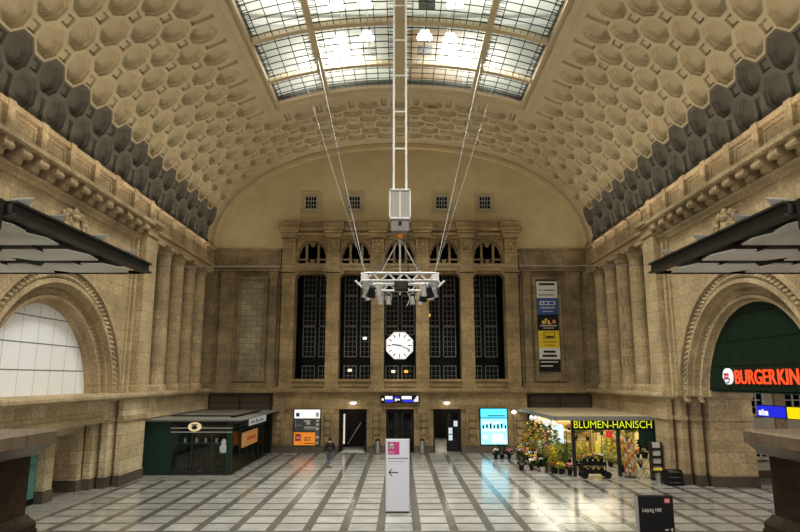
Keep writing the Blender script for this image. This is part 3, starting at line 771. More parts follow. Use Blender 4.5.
for k in range(5):
    x = (k-2)*PIT; m = MB(); h = PIT/2-.5; r = 1.08; zs = 14.88
    pts = [(x-r,14.05)]+[(x-r*math.cos(PI*i/24), zs+r*math.sin(PI*i/24)) for i in range(25)]+[(x+r,14.05)]
    for a, b in zip(pts[:-1],pts[1:]):
        m.quad((a[0],46.85,a[1]),(b[0],46.85,b[1]),(b[0],47.7,b[1]),(a[0],47.7,a[1]))
        if abs(a[0]-b[0]) > 1e-6: m.quad((a[0],46.85,a[1]),(b[0],46.85,b[1]),(b[0],46.85,16.02),(a[0],46.85,16.02))
    m.quad((x-h,46.85,14.0),(x-r,46.85,14.0),(x-r,46.85,16.02),(x-h,46.85,16.02)); m.quad((x+r,46.85,14.0),(x+h,46.85,14.0),(x+h,46.85,16.02),(x+r,46.85,16.02))
    rg = []
    for i in range(25):
        t = PI*i/24; rg.append([(x-q*math.cos(t), y, zs+q*math.sin(t)) for q, y in ((r+.14,46.86),(r+.13,46.76),(r+.02,46.76),(r,46.86))])
    m.sweep(rg)
    obj('arch_spandrel', m, STONE_B, bw)
    m = MB()                      # impost beam with scrolled brackets
    m.box(x-h,x+h,46.6,47.8,13.5,14.05); m.box(x-h,x+h,46.45,47.8,13.88,14.05); m.box(x-h,x+h,46.9,47.8,13.3,13.5)
    for q in (-1,1): m.prism([(x+q*h,13.5),(x+q*(h-.32),13.5),(x+q*(h-.28),13.3),(x+q*(h-.10),13.1),(x+q*h,12.95)], 'y', 46.55, 47.6)
    obj('impost_beam', m, STONE_B, bw)
    m = MB()                      # tracery
    for q in (-1,1):
        m.box(x+q*.46-.085,x+q*.46+.085,47.2,47.4,14.05,15.75); m.box(x+q*.46,x+q*1.08,47.2,47.4,14.42,14.56)
        m.ball((x+q*.46,47.25,14.5),.17,8,5,(1,.6,1)); m.ball((x+q*.46,47.25,15.55),.14,8,5,(1,.6,1)); m.ball((x+q*.36,47.25,14.2),.13,8,5,(1,.6,1))
    m.prism([(x-.2,14.05),(x+.2,14.05),(x+.13,14.3),(x+.22,14.5),(x-.22,14.5),(x-.13,14.3)],'y',47.2,47.4)
    m.prism([(x-.34,15.86),(x+.34,15.86),(x+.16,15.66),(x+.1,15.5),(x-.1,15.5),(x-.16,15.66)],'y',47.2,47.4)
    rg = [[(x-q*math.cos(PI*i/20), y, zs+q*math.sin(PI*i/20)) for q, y in ((r+.01,47.2),(r-.12,47.2),(r-.12,47.4))] for i in range(21)]
    m.sweep(rg)
    obj('tracery', m, STONE_B, bw)
    m = MB(); m.box(x-h,x+h,46.75,47.8,4.4,5.25); m.box(x-h,x+h,46.62,47.8,5.12,5.3); m.box(x-h,x+h,46.68,47.8,4.75,4.85); obj('sill_block', m, STONE_B, bw)
# loggia behind the openings
m = MB(); m.box(-9.6,9.6,51.2,51.4,4.4,17); m.box(-9.6,-9.4,47.8,51.3,4.4,17); m.box(9.4,9.6,47.8,51.3,4.4,17); m.box(-9.6,9.6,47.8,51.3,16.8,17); m.box(-9.6,9.6,47.7,51.3,4.4,5.0)
obj('loggia_shell', m, DARK, bw)
GB = plain('window_bars', (.32,.32,.30), .5)
for k in range(5):
    x = (k-2)*PIT*1.0; wn = struct('window_%d' % (n+k), 'tall many-paned dark window of the end wall, bay %s' % ('one two three four five'.split()[k]), 'window')
    for q in (-1,1):
        c = x+q*.66; m = MB()
        for (z0,z1,rows) in ((5.15,6.35,3),(7.1,9.55,6),(9.65,12.1,6),(12.2,13.9,4)):
            if k == 2 and z0 == 7.1: z0, rows = 8.9, 2
            for i in range(4): t = .028 if i in (0,3) else .014; u = c-.5+i/3; m.box(u-t,u+t,51.0,51.06,z0,z1)
            for i in range(rows+1): t = .03 if i in (0,rows) else .014; z = z0+(z1-z0)*i/rows; m.box(c-.5,c+.5,51.0,51.06,z-t,z+t)
        obj('sash', m, GB, wn)
    m = MB(); m.quad((x-1.3,51.1,5.1),(x+1.3,51.1,5.1),(x+1.3,51.1,14),(x-1.3,51.1,14)); obj('panes', m, plain('night_glass', (.006,.006,.007), .5), wn)
n += 5
for i, x in enumerate((-7.05,-3.6,3.3,6.72)):
    wn = struct('window_%d' % (n+i), 'small square window in the plaster lunette', 'window')
    m = MB(); m.box(x-.47,x+.47,47.1,47.14,18.55,19.55); obj('glass', m, DARK, wn)
    m = MB()
    for u in (-.47,.47): m.box(x+u-.05,x+u+.05,47.0,47.14,18.5,19.6)
    for u in (-.2,0,.2): m.box(x+u-.02,x+u+.02,47.05,47.12,18.55,19.55)
    for z in (18.52,19.58): m.box(x-.52,x+.52,47.0,47.14,z-.05,z+.05)
    for z in (18.85,19.2): m.box(x-.45,x+.45,47.05,47.12,z-.02,z+.02)
    obj('frame', m, GREYB, wn)
    m = MB()
    for u in (-.78,.78): m.box(x+u-.03,x+u+.03,47.06,47.12,18.25,19.85)
    for z in (18.22,19.88): m.box(x-.81,x+.81,47.06,47.12,z-.03,z+.03)
    m.box(x-.7,x+.7,46.98,47.12,18.38,18.46)
    obj('surround', m, PLASTER, wn)
n += 4
# lower storey of the back wall
m = MB(); pl = MB(); holes = [(-4.5,-2.44),(-1.03,1.03),(2.44,4.5)]
xs = [-9.4]+[v for h in holes for v in h]+[9.4]
for i in range(0,len(xs),2): m.box(xs[i],xs[i+1],46.62,47.3,.5,3.15); pl.box(xs[i]-(.0),xs[i+1],46.5,47.3,0,.5)
m.box(-9.4,9.4,46.62,47.3,3.12,4.3); mm = MB(); mm.box(-9.45,9.45,46.5,46.62,3.12,3.26); obj('lintel_moulding', mm, STONE_B, bw)
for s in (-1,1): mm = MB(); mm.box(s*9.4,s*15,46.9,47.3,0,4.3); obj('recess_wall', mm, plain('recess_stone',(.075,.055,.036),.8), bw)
for x in (-8.95,-5.3,-1.75,1.75,5.3,8.75):
    w_ = .48 if abs(x) < 6 else .4
    mm = MB(); mm.box(x-w_,x+w_,46.42,46.7,.5,3.12); obj('door_pilaster', mm, STONE_B, bw, bevel=.02)
obj('lower_masonry', m, STONE_B, bw); obj('plinth', pl, STONE_P, bw)
for x in (-8.95,-5.3,-1.75,1.75,5.3,8.75):
    for z in (.98,1.5,2.02,2.54):
        m = MB(); pts = [(x+a*.23, z+b*.23) for a, b in ((-1,-.5),(-.5,-1),(.5,-1),(1,-.5),(1,.5),(.5,1),(-.5,1),(-1,.5))]
        m.prism(pts, 'y', 46.44, 46.28); obj('boss', m, STONE_B, bw, bevel=.03)
        m = MB(); O8 = ((-1,-.5),(-.5,-1),(.5,-1),(1,-.5),(1,.5),(.5,1),(-.5,1),(-1,.5),(-1,-.5)); m.sweep([[(x+a*q_*.88, y_, z+b*q_*.75) for q_, y_ in ((.40,46.44),(.40,46.30),(.32,46.30),(.31,46.44))] for a, b in O8]); obj('boss_frame', m, STONE_B, bw)
m = MB(); pr = [(46.7,4.25),(46.5,4.25),(46.45,4.33),(46.28,4.38),(46.28,4.5),(46.36,4.58),(46.7,4.6)]
m.sweep([[(x,y,z) for y,z in pr] for x in (-9.6,9.6)]); m.box(-15,-9.55,46.6,47.3,4.3,4.6); m.box(9.55,15,46.6,47.3,4.3,4.6)
obj('ledge', m, STONE_B, bw)
# recess railings above the pavilions
for s in (-1,1):
    m = MB(); a, b = sorted((s*9.5, s*14.2));     m.bar((a,46.6,4.12),(b,46.6,4.12),.05); m.bar((a,46.6,3.55),(b,46.6,3.55),.04)
    for x in (a+.05,(a+b)/2,b-.05): m.bar((x,46.6,3.1),(x,46.6,4.14),.06)
    rl = obj('railing_trim', m, BLACKM); tag(rl, 'dark railing above the %s' % ('cafe roof' if s < 0 else 'flower shop roof'), 'railing', kind='structure')
# lobby behind the doors
m = MB(); m.box(-6,6,50.4,50.6,0,4.2); m.box(-6.1,-5.9,47.3,50.5,0,4.2); m.box(5.9,6.1,47.3,50.5,0,4.2); m.box(-6,6,47.3,50.5,4.0,4.2); m.box(-2.1,-1.9,47.3,50.5,0,4); m.box(1.9,2.1,47.3,50.5,0,4)
obj('lobby_shell', m, plain('lobby_paint', (.022,.019,.016), .7), bw)
LOBF = plain('lobby_floor', (.62,.58,.50), .4); m = MB(); m.box(-5.9,-2.1,47.0,50.4,0,.02)
for i in range(4): m.box(2.15,3.6,47.6+.5*i,50.4,.02+.17*i,.02+.17*(i+1))
m.box(2.1,5.9,47.0,50.4,0,.02); obj('lobby_floor', m, LOBF, bw)
m = MB(); m.bar((-4.1,50.0,.3),(-3.0,48.6,2.0),.06); obj('stair_rail', m, LGREY, bw)
m = MB(); m.box(-4.28,-4.16,47.9,48.0,.5,2.7); obj('lit_strip', m, emis('lobby_strip',(.9,.8,.6,1),.8), bw)
def door(i, x, label, leaves):
    d = struct('door_%d' % i, label, 'door'); m = MB()
    for q in (-1,1): m.box(x+q*.98-.07,x+q*.98+.07,46.75,46.95,0,3.12)
    m.box(x-1.03,x+1.03,46.75,46.95,2.98,3.12); obj('frame', m, BLACKM, d)
    for (x0, x1, ang, kind) in leaves:
        h = Vector((x0,46.9,0)); u = Vector((math.cos(ang),math.sin(ang),0)); L_ = abs(x1-x0); sg = 1 if x1 > x0 else -1; u = Vector((sg*math.cos(ang),abs(math.sin(ang)),0))
        m = MB()
        def bb(a, b, z0, z1, mb, w=.05): mb.bar(tuple(h+u*a+Vector((0,0,(z0+z1)/2))), tuple(h+u*b+Vector((0,0,(z0+z1)/2))), w, z1-z0)
        bb(0,.1,.05,2.95,m); bb(L_-.1,L_,.05,2.95,m); bb(0,L_,.05,.75,m); bb(0,L_,2.8,2.95,m)
        for z in (1.28,1.8,2.3): bb(.1,L_-.1,z-.025,z+.025,m)
        bb(L_/2-.02,L_/2+.02,.75,2.8,m)
        lf = obj('leaf', m, BLACKM, d)
        m = MB(); bb(.1,L_-.1,.75,2.8,m,.01); obj('panes', m, DGLASS if kind == 'dark' else CGLASS, lf) if False else None
        g_ = obj('pane', m, DGLASS, d)
        if kind == 'lit':
            m = MB()
            for (a,b,z0,z1,) in ((.14,L_/2-.05,1.85,2.25),(L_/2+.05,L_-.14,.85,1.25),(L_/2+.05,L_-.14,1.32,1.75)): bb(a,b,z0,z1,m,.03)
            obj('lit_pane', m, emis('lit_pane_glow', (.75,.85,.9,1), .7), d)
door(3, -3.47, 'open doorway with dark glazed leaves, beside the orange poster', [(-4.4,-3.5,1.45,'dark'),(-2.54,-3.4,1.35,'dark')])
door(4, 0, 'closed dark glazed double door under the blue display', [(-.93,-.02,0,'dark'),(.93,.02,0,'dark')])
door(5, 3.47, 'half open doorway with lit panes and pale steps', [(4.4,3.45,0.12,'lit')])
# round lamps above doors
for x, lb in ((-3.45,'small white lamp on the lintel over the open doorway beside the orange poster'),(3.45,'small white lamp on the lintel over the half open doorway')):
    t = thing('wall_lamp', lb, 'lamp', (x,46.5,3.62), group='lamps over the doors'); m = MB(); m.lathe((x,46.40,3.62),[(.20,.07),(.22,.03),(.20,0)],16); obj('housing', m, LGREY, t)
    m = MB(); m.ball((x,46.40,3.57),.21,16,8,(1,.8,.45)); obj('diffuser', m, LAMP_E, t); m = MB(); m.box(x-.06,x+.06,46.4,46.64,3.62,3.72); obj('bracket', m, LGREY, t)

# front wall and concourse behind the camera
fw = struct('wall_front', 'front wall over the opening towards the concourse', 'wall')
m = MB(); pr = [V(LT*i/60, 7.0) for i in range(61)]
for a, b in zip(pr[:-1], pr[1:]): 
    if abs(a[0]-b[0]) > 1e-5: m.poly([a, b, (b[0],7.0,15), (a[0],7.0,15)])
m.box(-16,16,6.6,7.0,14,15.3); m.box(-16,-13.8,6.6,7.0,3.7,14); m.box(13.8,16,6.6,7.0,3.7,14)
obj('masonry', m, STONE, fw)
cw = struct('concourse_wall', 'concourse shell behind the landing', 'wall')
m = MB(); m.box(-16,16,-14,-13.7,3.7,15); m.box(-16,-15.8,-14,6.7,3.7,15); m.box(15.8,16,-14,6.7,3.7,15); m.box(-16,16,-14,6.7,15,15.2)
obj('plaster', m, PLASTER, cw)

# ================================================================== THINGS
# stair parapets at the head of the stairs
def parapet(s, label):
    t = thing('stair_parapet', label, 'parapet', (s*5.2,3,3.5))
    m = MB(); m.box(s*4.60, s*5.9, -2, 7.97, 3.5, 4.5); obj('body', m, STONE_D, t)
    m = MB(); pr = [(5.9,3.5),(4.47,3.5),(4.47,3.56),(4.50,3.60),(4.54,3.62),(4.58,3.66),(5.9,3.66)]
    m.sweep([[(s*x,y,z) for x,z in pr] for y in (-2,8.0)]); m.poly([(s*x,8.0,z) for x,z in pr]); obj('base_moulding', m, STONE_D, t)
    m = MB(); pr = [(5.9,4.36),(4.58,4.36),(4.52,4.38),(4.45,4.44),(4.38,4.50),(4.335,4.52),(4.335,4.655),(4.36,4.68),(5.9,4.68)]
    m.sweep([[(s*x,y,z) for x,z in pr] for y in (-2,8.02)]); m.poly([(s*x,8.02,z) for x,z in pr]); m.poly([(s*x,-2,z) for x,z in pr]); obj('cap', m, CAP_M, t)
parapet(-1, 'dark stone stair parapet with a broad cap, on the side of the white arch'); parapet(1, 'dark stone stair parapet with a broad cap, on the side of the green arch')

# steel canopies with glass louvres
def canopy(s, label):
    t = thing('canopy', label, 'canopy', (s*10,11.5,7.7)); X = lambda d: s*d
    def beam(d, y0, y1):
        m = MB(); m.box(X(d-.04),X(d+.04),y0,y1,7.80,8.0); m.box(X(d-.11),X(d+.11),y0,y1,7.98,8.02); m.box(X(d-.11),X(d+.11),y0,y1,7.78,7.82)
        b = obj('beam', m, STEEL, t)
        for y in (10.6,12.2,13.6):
            if y0 < y < y1:
                m = MB(); m.box(X(d-.055),X(d+.055),y-.14,y+.14,7.84,7.96)
                for dy in (-.09,.09):
                    for z in (7.87,7.93): m.cyl((X(d-.08),y+dy,z),(X(d+.08),y+dy,z),.018,n=6)
                obj('splice_plate', m, BLACKM, b)
    beam(6.05, 9.2, 14.5); beam(9.1, 9.2, 14.5); beam(12.2, 9.2, 14.5)
    m = MB(); m.box(X(6.1),X(14.45),9.0,9.15,7.55,8.02); obj('girder', m, STEEL, t)
    m = MB(); m.box(X(6.1),X(14.45),14.38,14.46,7.76,7.83); obj('front_bar', m, BLACKM, t)
    for y in (13.55,12.1,10.6,9.6):
        for x0, x1 in ((6.4,7.75),(8.1,9.45),(9.8,11.15)):
            a, b = x0-.2, x1+.1
            zn, zm, zf = 7.77, 7.73, 7.71
            A_, B_, C_, D_, E_2, F_ = (X(a+.30),y-.36,zn),(X(b-.10),y-.36,zn),(X(b+.22),y-.02,zm),(X(b-.30),y+.40,zf),(X(a+.05),y+.40,zf),(X(a+.02),y-.02,zm)
            m = MB(); up = lambda p: (p[0],p[1],p[2]+.025)
            for tri in ((A_,B_,C_,F_),(F_,C_,D_,E_2)):
                m.poly(tri); m.poly([up(p) for p in tri])
                for p, r_ in zip(tri, tri[1:]+tri[:1]): m.quad(p, r_, up(r_), up(p))
            l = obj('louvre', m, LOUV, t)
            m = MB(); m.bar(A_,F_,.05); m.bar(F_,E_2,.05); obj('bright_edge', m, LOUV2, l)
            for q_ in (a+.5,b-.45): m = MB(); m.box(X(q_-.02),X(q_+.02),y-.1,y+.1,7.78,7.93); obj('bracket', m, STEEL, l)
        m = MB(); T_ = [(X(5.76),y-.25,8.10),(X(5.98),y-.03,8.04),(X(6.12),y-.06,8.04),(X(6.14),y-.25,8.08)]; m.poly(T_); m.poly([(p[0],p[1],p[2]+.02) for p in T_])
        for p, r_ in zip(T_, T_[1:]+T_[:1]): m.quad(p, r_, (r_[0],r_[1],r_[2]+.02), (p[0],p[1],p[2]+.02))
        obj('glass_tip', m, LOUV2, t)
    m = MB(); m.box(X(6.1),X(14.4),9.2,14.36,7.93,7.96); obj('soffit', m, BLACKM, t)
    m = MB()
    for x in (7.0,8.6,10.4,12.0): m.box(X(x-.03),X(x+.03),9.2,14.4,7.76,7.82)
    obj('purlin', m, BLACKM, t)
canopy(-1, 'dark steel canopy with glass louvres in front of the arch with the white panel'); canopy(1, 'dark steel canopy with glass louvres in front of the dark green arch')
m = MB(); m.bar((-6.1,14.42,7.93),(6.1,14.42,7.97),.012); tag(obj('tension_wire', m, WIRE), 'thin horizontal wire stretched between the two steel canopies', 'wire')

# hanging light truss
TY0, TY1, TZ = 24.1, 26.9, 9.28
t = thing('lighting_truss', 'white square lattice lighting truss hanging above the hall', 'truss', (0,25.5,9.1))
def tside(p, q):
    p = Vector(p); q = Vector(q); d = (q-p).normalized(); m = MB(); sd = Vector((-d.y,d.x,0))*.13
    cs = [Vector((0,0,.15))+sd, Vector((0,0,.15))-sd, Vector((0,0,-.15))+sd, Vector((0,0,-.15))-sd]
    for c in cs: m.cyl(p+c, q+c, .038, n=8)
    n = 9; L = (q-p).length
    for i in range(n):
        a, b = p+d*L*i/n, p+d*L*(i+1)/n; k = i % 2
        for c, e in ((0,2),(1,3),(0,1),(2,3)): m.bar(a+cs[c if k else e], b+cs[e if k else c], .028)
    return obj('lattice_side', m, ALU, t)
hw = 1.40
tside((-hw,TY0,TZ),(hw,TY0,TZ)); tside((-hw,TY1,TZ),(hw,TY1,TZ)); tside((-hw,TY0,TZ),(-hw,TY1,TZ)); tside((hw,TY0,TZ),(hw,TY1,TZ))
m = MB()
for x in (-hw,hw):
    for y in (TY0,TY1): m.box(x-.14,x+.14,y-.14,y+.14,TZ-.17,TZ+.17)
obj('corner_block', m, ALU, t)
m = MB(); m.cyl((0,25.5,11.15),(0,25.5,8.75),.035,n=8); m.bar((-hw,25.5,TZ-.1),(hw,25.5,TZ-.1),.06); obj('centre_pole', m, ALU, t)
APX = (0,25.5,11.2)
for i, (x, y) in enumerate(((-.75,TY0),(.75,TY0),(-1.2,TY1),(1.2,TY1))):
    m = MB(); m.cyl(APX, (x,y,TZ+.17), .016, n=6)
    tag(obj('sling_cable', m, WIRE), 'steel sling from the orange hook to the %s' % ('near truss side, cafe half','near truss side, flower shop half','far truss side, cafe half','far truss side, flower shop half')[i], 'cable', 'slings of the truss')
# hoist: cabinet, hook, rails
h = thing('hoist_cabinet', 'grey hoist cabinet in a white frame above the truss', 'hoist', (0,25.5,11.4))
m = MB(); m.box(-.40,.40,25.2,25.8,12.02,13.22); obj('upper_box', m, GREYB, h)
m = MB()
for x in (-.43,0,.43): m.box(x-.03,x+.03,25.16,25.22,11.98,13.26)
for z in (11.99,13.24): m.box(-.46,.46,25.16,25.22,z-.035,z+.035)
for x in (-.43,.43): m.box(x-.03,x+.03,25.76,25.84,11.98,13.26); m.box(x-.03,x+.03,25.2,25.8,13.21,13.27); m.box(x-.03,x+.03,25.2,25.8,11.96,12.02)
obj('frame', m, emis('white_frame', (1,1,1,1), .0) if False else WHITE_M, h)
m = MB(); m.box(-.38,.38,25.22,25.78,11.45,11.96); obj('lower_box', m, plain('hoist_grey',(.17,.165,.155),.6), h)
m = MB(); m.box(-.07,.07,25.19,25.23,11.68,11.84); obj('socket', m, BLACKM, h)
m = MB(); m.lathe((0,25.5,11.16),[(.03,0),(.10,.05),(.11,.16),(.05,.24),(.03,.3)],10); obj('hook', m, ORANGEP, h)
r = thing('hoist_rails', 'pair of white vertical rails with rungs rising to the skylight', 'rails', (0,25.5,13.3))
for x in (-.27,.27): m = MB(); m.box(x-.045,x+.045,25.45,25.55,13.25,23.97); obj('rail', m, WHITE_M, r)
for i in range(6): m = MB(); m.box(-.27,.27,25.47,25.53,15.2+1.72*i-.03,15.2+1.72*i+.03); obj('rung', m, WHITE_M, r)
m = MB(); m.cyl((-.43,25.5,11.9),(-.43,25.5,23.98),.012,n=6); m2 = m
tag(obj('supply_cable', m, WIRE), 'thin grey cable running up beside the white hoist rails', 'cable')
m = MB(); m.cyl((.34,25.4,11.45),(.34,25.4,9.4),.02,n=6); tag(obj('power_cable', m, BLACKM), 'black cable hanging from the hoist cabinet to the truss', 'cable')
for i, (a, b, lb) in enumerate((((-5.8,35,23.15),(-1.40,TY1,9.46),'outer stay from the far skylight to the truss end beside the white arch'),((-4.75,32.6,23.5),(-1.40,TY0,9.46),'inner stay from the skylight to the truss end beside the white arch'),
                               ((4.75,32.6,23.5),(1.40,TY0,9.46),'inner stay from the skylight to the truss end beside the green arch'),((5.8,35,23.15),(1.40,TY1,9.46),'outer stay from the far skylight to the truss end beside the green arch'))):
    m = MB(); m.cyl(a, b, .016 if i in (1,2) else .010, n=6); tag(obj('stay_cable', m, WIRE), 'thin steel '+lb, 'cable', 'stays of the truss')
# spotlights on the truss
def spot(label, loc, tilt, rz, mat, big=False):
    t = thing('spotlight', label, 'spotlight', loc, rz, 'spotlights on the truss', local=True); R_, L_ = (.16,.42) if big else (.11,.36)
    d = Vector((0,math.cos(tilt),-math.sin(tilt))); c = Vector((0,0,-.42))
    m = MB(); m.cyl(c-d*L_*.5, c+d*L_*.3, R_*.8, R_, n=12); m.cyl(c+d*L_*.3, c+d*L_*.5, R_*1.08, R_*1.12, n=12); obj('can', m, mat, t)
    m = MB(); m.bar((-R_*1.2,0,-.42),(-R_*1.2,0,-.12),.03); m.bar((R_*1.2,0,-.42),(R_*1.2,0,-.12),.03); m.bar((-R_*1.2,0,-.12),(R_*1.2,0,-.12),.03); m.bar((0,0,-.12),(0,0,0),.05); obj('yoke', m, ALU, t)
    m = MB(); m.cyl(c+d*L_*.5, c+d*(L_*.5+.01), R_, n=12); obj('lens', m, LGREY, t)
    return t
SZ = TZ-.15
sp = [(-1.38,24.6,1.2,.6,ALU,0,'white spotlight at the truss corner towards the cafe, upper one'),(-1.35,25.4,1.35,-.5,ALU,0,'white spotlight under the truss side facing the white arch'),
      (-.85,TY0,1.3,0,ALU,0,'white spotlight under the near side of the truss, nearer the cafe'),(-.85,TY1,1.45,0,ALU,0,'white spotlight under the far side of the truss, nearer the cafe'),(-.5,TY1,1.5,.3,ALU,0,'small white spotlight on the far truss side, beside its middle towards the cafe'),
      (.55,TY1,1.5,-.3,ALU,0,'small white spotlight on the far truss side, beside its middle towards the flower shop'),(.9,TY1,1.45,0,ALU,0,'white spotlight under the far side of the truss, nearer the flower shop'),(.95,TY0,1.3,0,ALU,0,'white spotlight under the near side of the truss, nearer the flower shop'),
      (1.3,25.3,1.35,.5,ALU,0,'white spotlight under the truss side facing the green arch'),(1.38,24.6,1.2,-.6,ALU,0,'white spotlight at the truss corner towards the flower shop, upper one'),
      (-1.12,24.2,1.0,.4,BLACKM,1,'large black spotlight hanging from the truss, on the cafe side'),(1.15,24.2,1.0,-.4,BLACKM,1,'large black spotlight hanging from the truss, on the flower shop side'),(.98,25.6,1.2,.2,BLACKM,1,'black spotlight hanging lower inside the truss, towards the flower shop')]
for x, y, ti, rz, mt, big, lb in sp: spot(lb, (x,y,SZ), ti, rz, mt, bool(big))
for s_, lb in ((-1,'bright white panel lamp on the truss arm over the cafe side'),(1,'bright white panel lamp on the truss arm over the flower shop side')):
    t2 = thing('panel_lamp', lb, 'lamp', (s_*1.62,24.1,9.0)); m = MB(); m.bar((s_*1.50,24.05,8.88),(s_*1.76,24.05,9.12),.24,.07,up=(s_*-.6,0,.8)); obj('housing', m, WHITE_M, t2)
    m = MB(); m.bar((s_*1.4,24.1,9.2),(s_*1.62,24.08,9.03),.04); obj('arm', m, ALU, t2)
t2 = thing('dimmer_box', 'black box in the middle of the white truss', 'box', (.05,24.1,8.95)); m = MB(); m.box(-.22,.32,23.98,24.3,8.72,9.2); obj('case', m, BLACKM, t2, bevel=.02); m = MB(); m.box(-.15,.25,23.96,23.99,8.8,9.1); obj('grille', m, STEEL, t2)
m = MB(); pts = [Vector((.28+.10*math.sin(i*.5),24.4,8.75-.09*i)) for i in range(8)]
for a, b in zip(pts[:-1],pts[1:]): m.cyl(a,b,.014,n=5)
tag(obj('loose_cable', m, WHITE_M), 'short white cable dangling under the truss middle', 'cable')
# floodlights above the skylight glass
for i, (x, y) in enumerate(((-3.84,33.86),(-2.15,33.71),(-3.92,37.64),(-2.2,37.36),(-3.9,39.24),(3.3,33.71),(1.63,37.3),(3.34,37.64),(3.29,39.06))):
    t2 = thing('floodlight', 'glowing floodlights behind the skylight glass, %s' % ('cafe half, outer one of the upper pair','cafe half, inner one of the upper pair','cafe half, outer one of the lower pair','cafe half, inner one of the lower pair','cafe half, lowest of all','flower shop half, upper one','flower shop half, inner one of the lower pair','flower shop half, outer one of the lower pair','flower shop half, lowest of all')[i], 'floodlight', (x,y,27.5), group='floodlights above the skylight')
    m = MB(); m.box(x-.5,x+.5,y-.15,y+.2,27.35,27.75); m.cyl((x,y,27.7),(x,y,30.3),.04,n=6); obj('housing', m, LGREY, t2)
    m = MB()
    for dx in (-.33,0,.33): m.cyl((x+dx,y-.1,27.55),(x+dx,y-.16-.1,27.30),.15,.17,n=10)
    m.cyl((x-.16,y-.1,27.85),(x-.16,y-.3,27.68),.15,n=10); m.cyl((x+.16,y-.1,27.85),(x+.16,y-.3,27.68),.15,n=10)
    obj('lenses', m, FLOOD_E, t2)
for i, (x, y) in enumerate(((-2.13,39.06),(1.62,33.62),(1.69,38.94))):
    t2 = thing('ballast_box', 'dark box behind the skylight glass, %s' % ('under the cafe side floodlights','at the top on the flower shop side','under the flower shop side floodlights')[i], 'box', (x,y,27.5), group='dark boxes above the skylight')
    m = MB(); m.box(x-.5,x+.5,y-.2,y+.2,27.3,27.8); obj('case', m, BLACKM, t2); m = MB(); m.cyl((x,y,27.8),(x,y,30.3),.04,n=6); obj('rod', m, STEEL, t2)

# small lights glowing behind the tall windows
for i, (x, z, cl, lb) in enumerate(((2.35,10.5,(1,.75,.05,1),'small yellow light glowing in the window bay next to the clock, flower shop side'),(5.75,11.4,(.1,.9,.3,1),'small green light glowing in the last window bay on the flower shop side'),
                                (-.55,5.9,(1,.75,.5,1),'small orange light behind the lower panes under the clock, cafe side'),(.5,5.9,(1,.5,.05,1),'small orange light behind the lower panes under the clock, flower shop side'),(-2.9,8.6,(.9,1,.95,1),'small white light glowing in the window bay next to the clock, cafe side'),(-4.1,6.0,(1,.8,.6,1),'small pale light behind the lower panes next to the clock, cafe side'))):
    t2 = thing('indicator_lamp', lb, 'lamp', (x,50.9,z)); m = MB(); m.box(x-.16,x+.16,50.86,50.94,z-.11,z+.11); obj('lens', m, emis('indicator%d' % i, cl, 1.2), t2); m = MB(); m.box(x-.2,x+.2,50.94,51.0,z-.15,z+.15); obj('case', m, BLACKM, t2)
# clock in the middle bay
t = thing('wall_clock', 'white octagonal station clock hanging in the middle window bay', 'clock', (0,46.7,7.78)); c = (-.03,46.62,7.78)
m = MB(); m.prism([(c[0]+1.08*math.cos(PI*(2*i+1)/8), c[2]+1.08*math.sin(PI*(2*i+1)/8)) for i in range(8)],'y',46.6,46.78); obj('dial', m, emis('clock_dial', (1,1,.98,1), .85), t)
m = MB(); rg = [[(c[0]+q*math.cos(PI*(2*i+1)/8), y, c[2]+q*math.sin(PI*(2*i+1)/8)) for q, y in ((1.06,46.6),(1.06,46.58),(1.11,46.58),(1.11,46.8))] for i in range(9)]; m.sweep(rg); obj('bezel', m, LGREY, t)
m = MB()
for i in range(12):
    a = 2*PI*i/12; L_ = .24 if i % 3 else .30; m.bar((c[0]+.92*math.sin(a),46.59,c[2]+.92*math.cos(a)),(c[0]+(.92-L_)*math.sin(a),46.59,c[2]+(.92-L_)*math.cos(a)),.07,.02,up=(0,1,0))
obj('hour_marks', m, BLACKP, t)
for nm, a, L_, w in (('hour_hand',math.radians(278),.58,.085),('minute_hand',math.radians(112),.85,.06)):
    m = MB(); m.bar((c[0]-.15*math.sin(a),46.57,c[2]-.15*math.cos(a)),(c[0]+L_*math.sin(a),46.57,c[2]+L_*math.cos(a)),w,.02,up=(0,1,0)); obj(nm, m, BLACKP, t)
m = MB(); m.bar((-1.3,46.9,7.78),(1.3,46.9,7.78),.08); m.bar((-.03,46.85,8.6),(-.03,46.85,13.6),.06); m.bar((-.03,46.9,5.2),(-.03,46.9,6.9),.05); obj('support', m, BLACKM, t)

# vertical advertising banner
t = thing('banner', 'tall vertical advertising banner on the end wall beside the windows', 'banner', (11.35,46.95,9.3))
x0, x1 = 10.52, 12.1; zt, zb = 12.72, 5.88; seg = [(0,.19,WHITEP),(.19,.375,BLUEP),(.375,.555,BLACKP),(.555,.745,YELLP),(.745,.87,WHITEP),(.87,1,BLACKP)]
Z = lambda f: zt+(zb-zt)*f
for i, (a, b, mt) in enumerate(seg): m = MB(); m.box(x0,x1,46.92,46.97,Z(b),Z(a)); obj('field', m, mt, t)
def bars(parent, mat, rows, y, name='lettering'):
    for (u0,u1,z0,z1) in rows: m = MB(); m.box(u0,u1,y-.008,y,z0,z1); obj(name, m, mat, parent)
bars(t, BLACKP, [(x0+.2,x0+1.4,Z(.045),Z(.02)),(x0+.15,x0+.35,Z(.105),Z(.095)),(x0+.5,x0+1.4,Z(.105),Z(.095)),(x0+.15,x0+1.3,Z(.16),Z(.15)),(x0+.35,x0+1.25,Z(.80),Z(.775)),(x0+.25,x0+1.35,Z(.845),Z(.82))], 46.92)
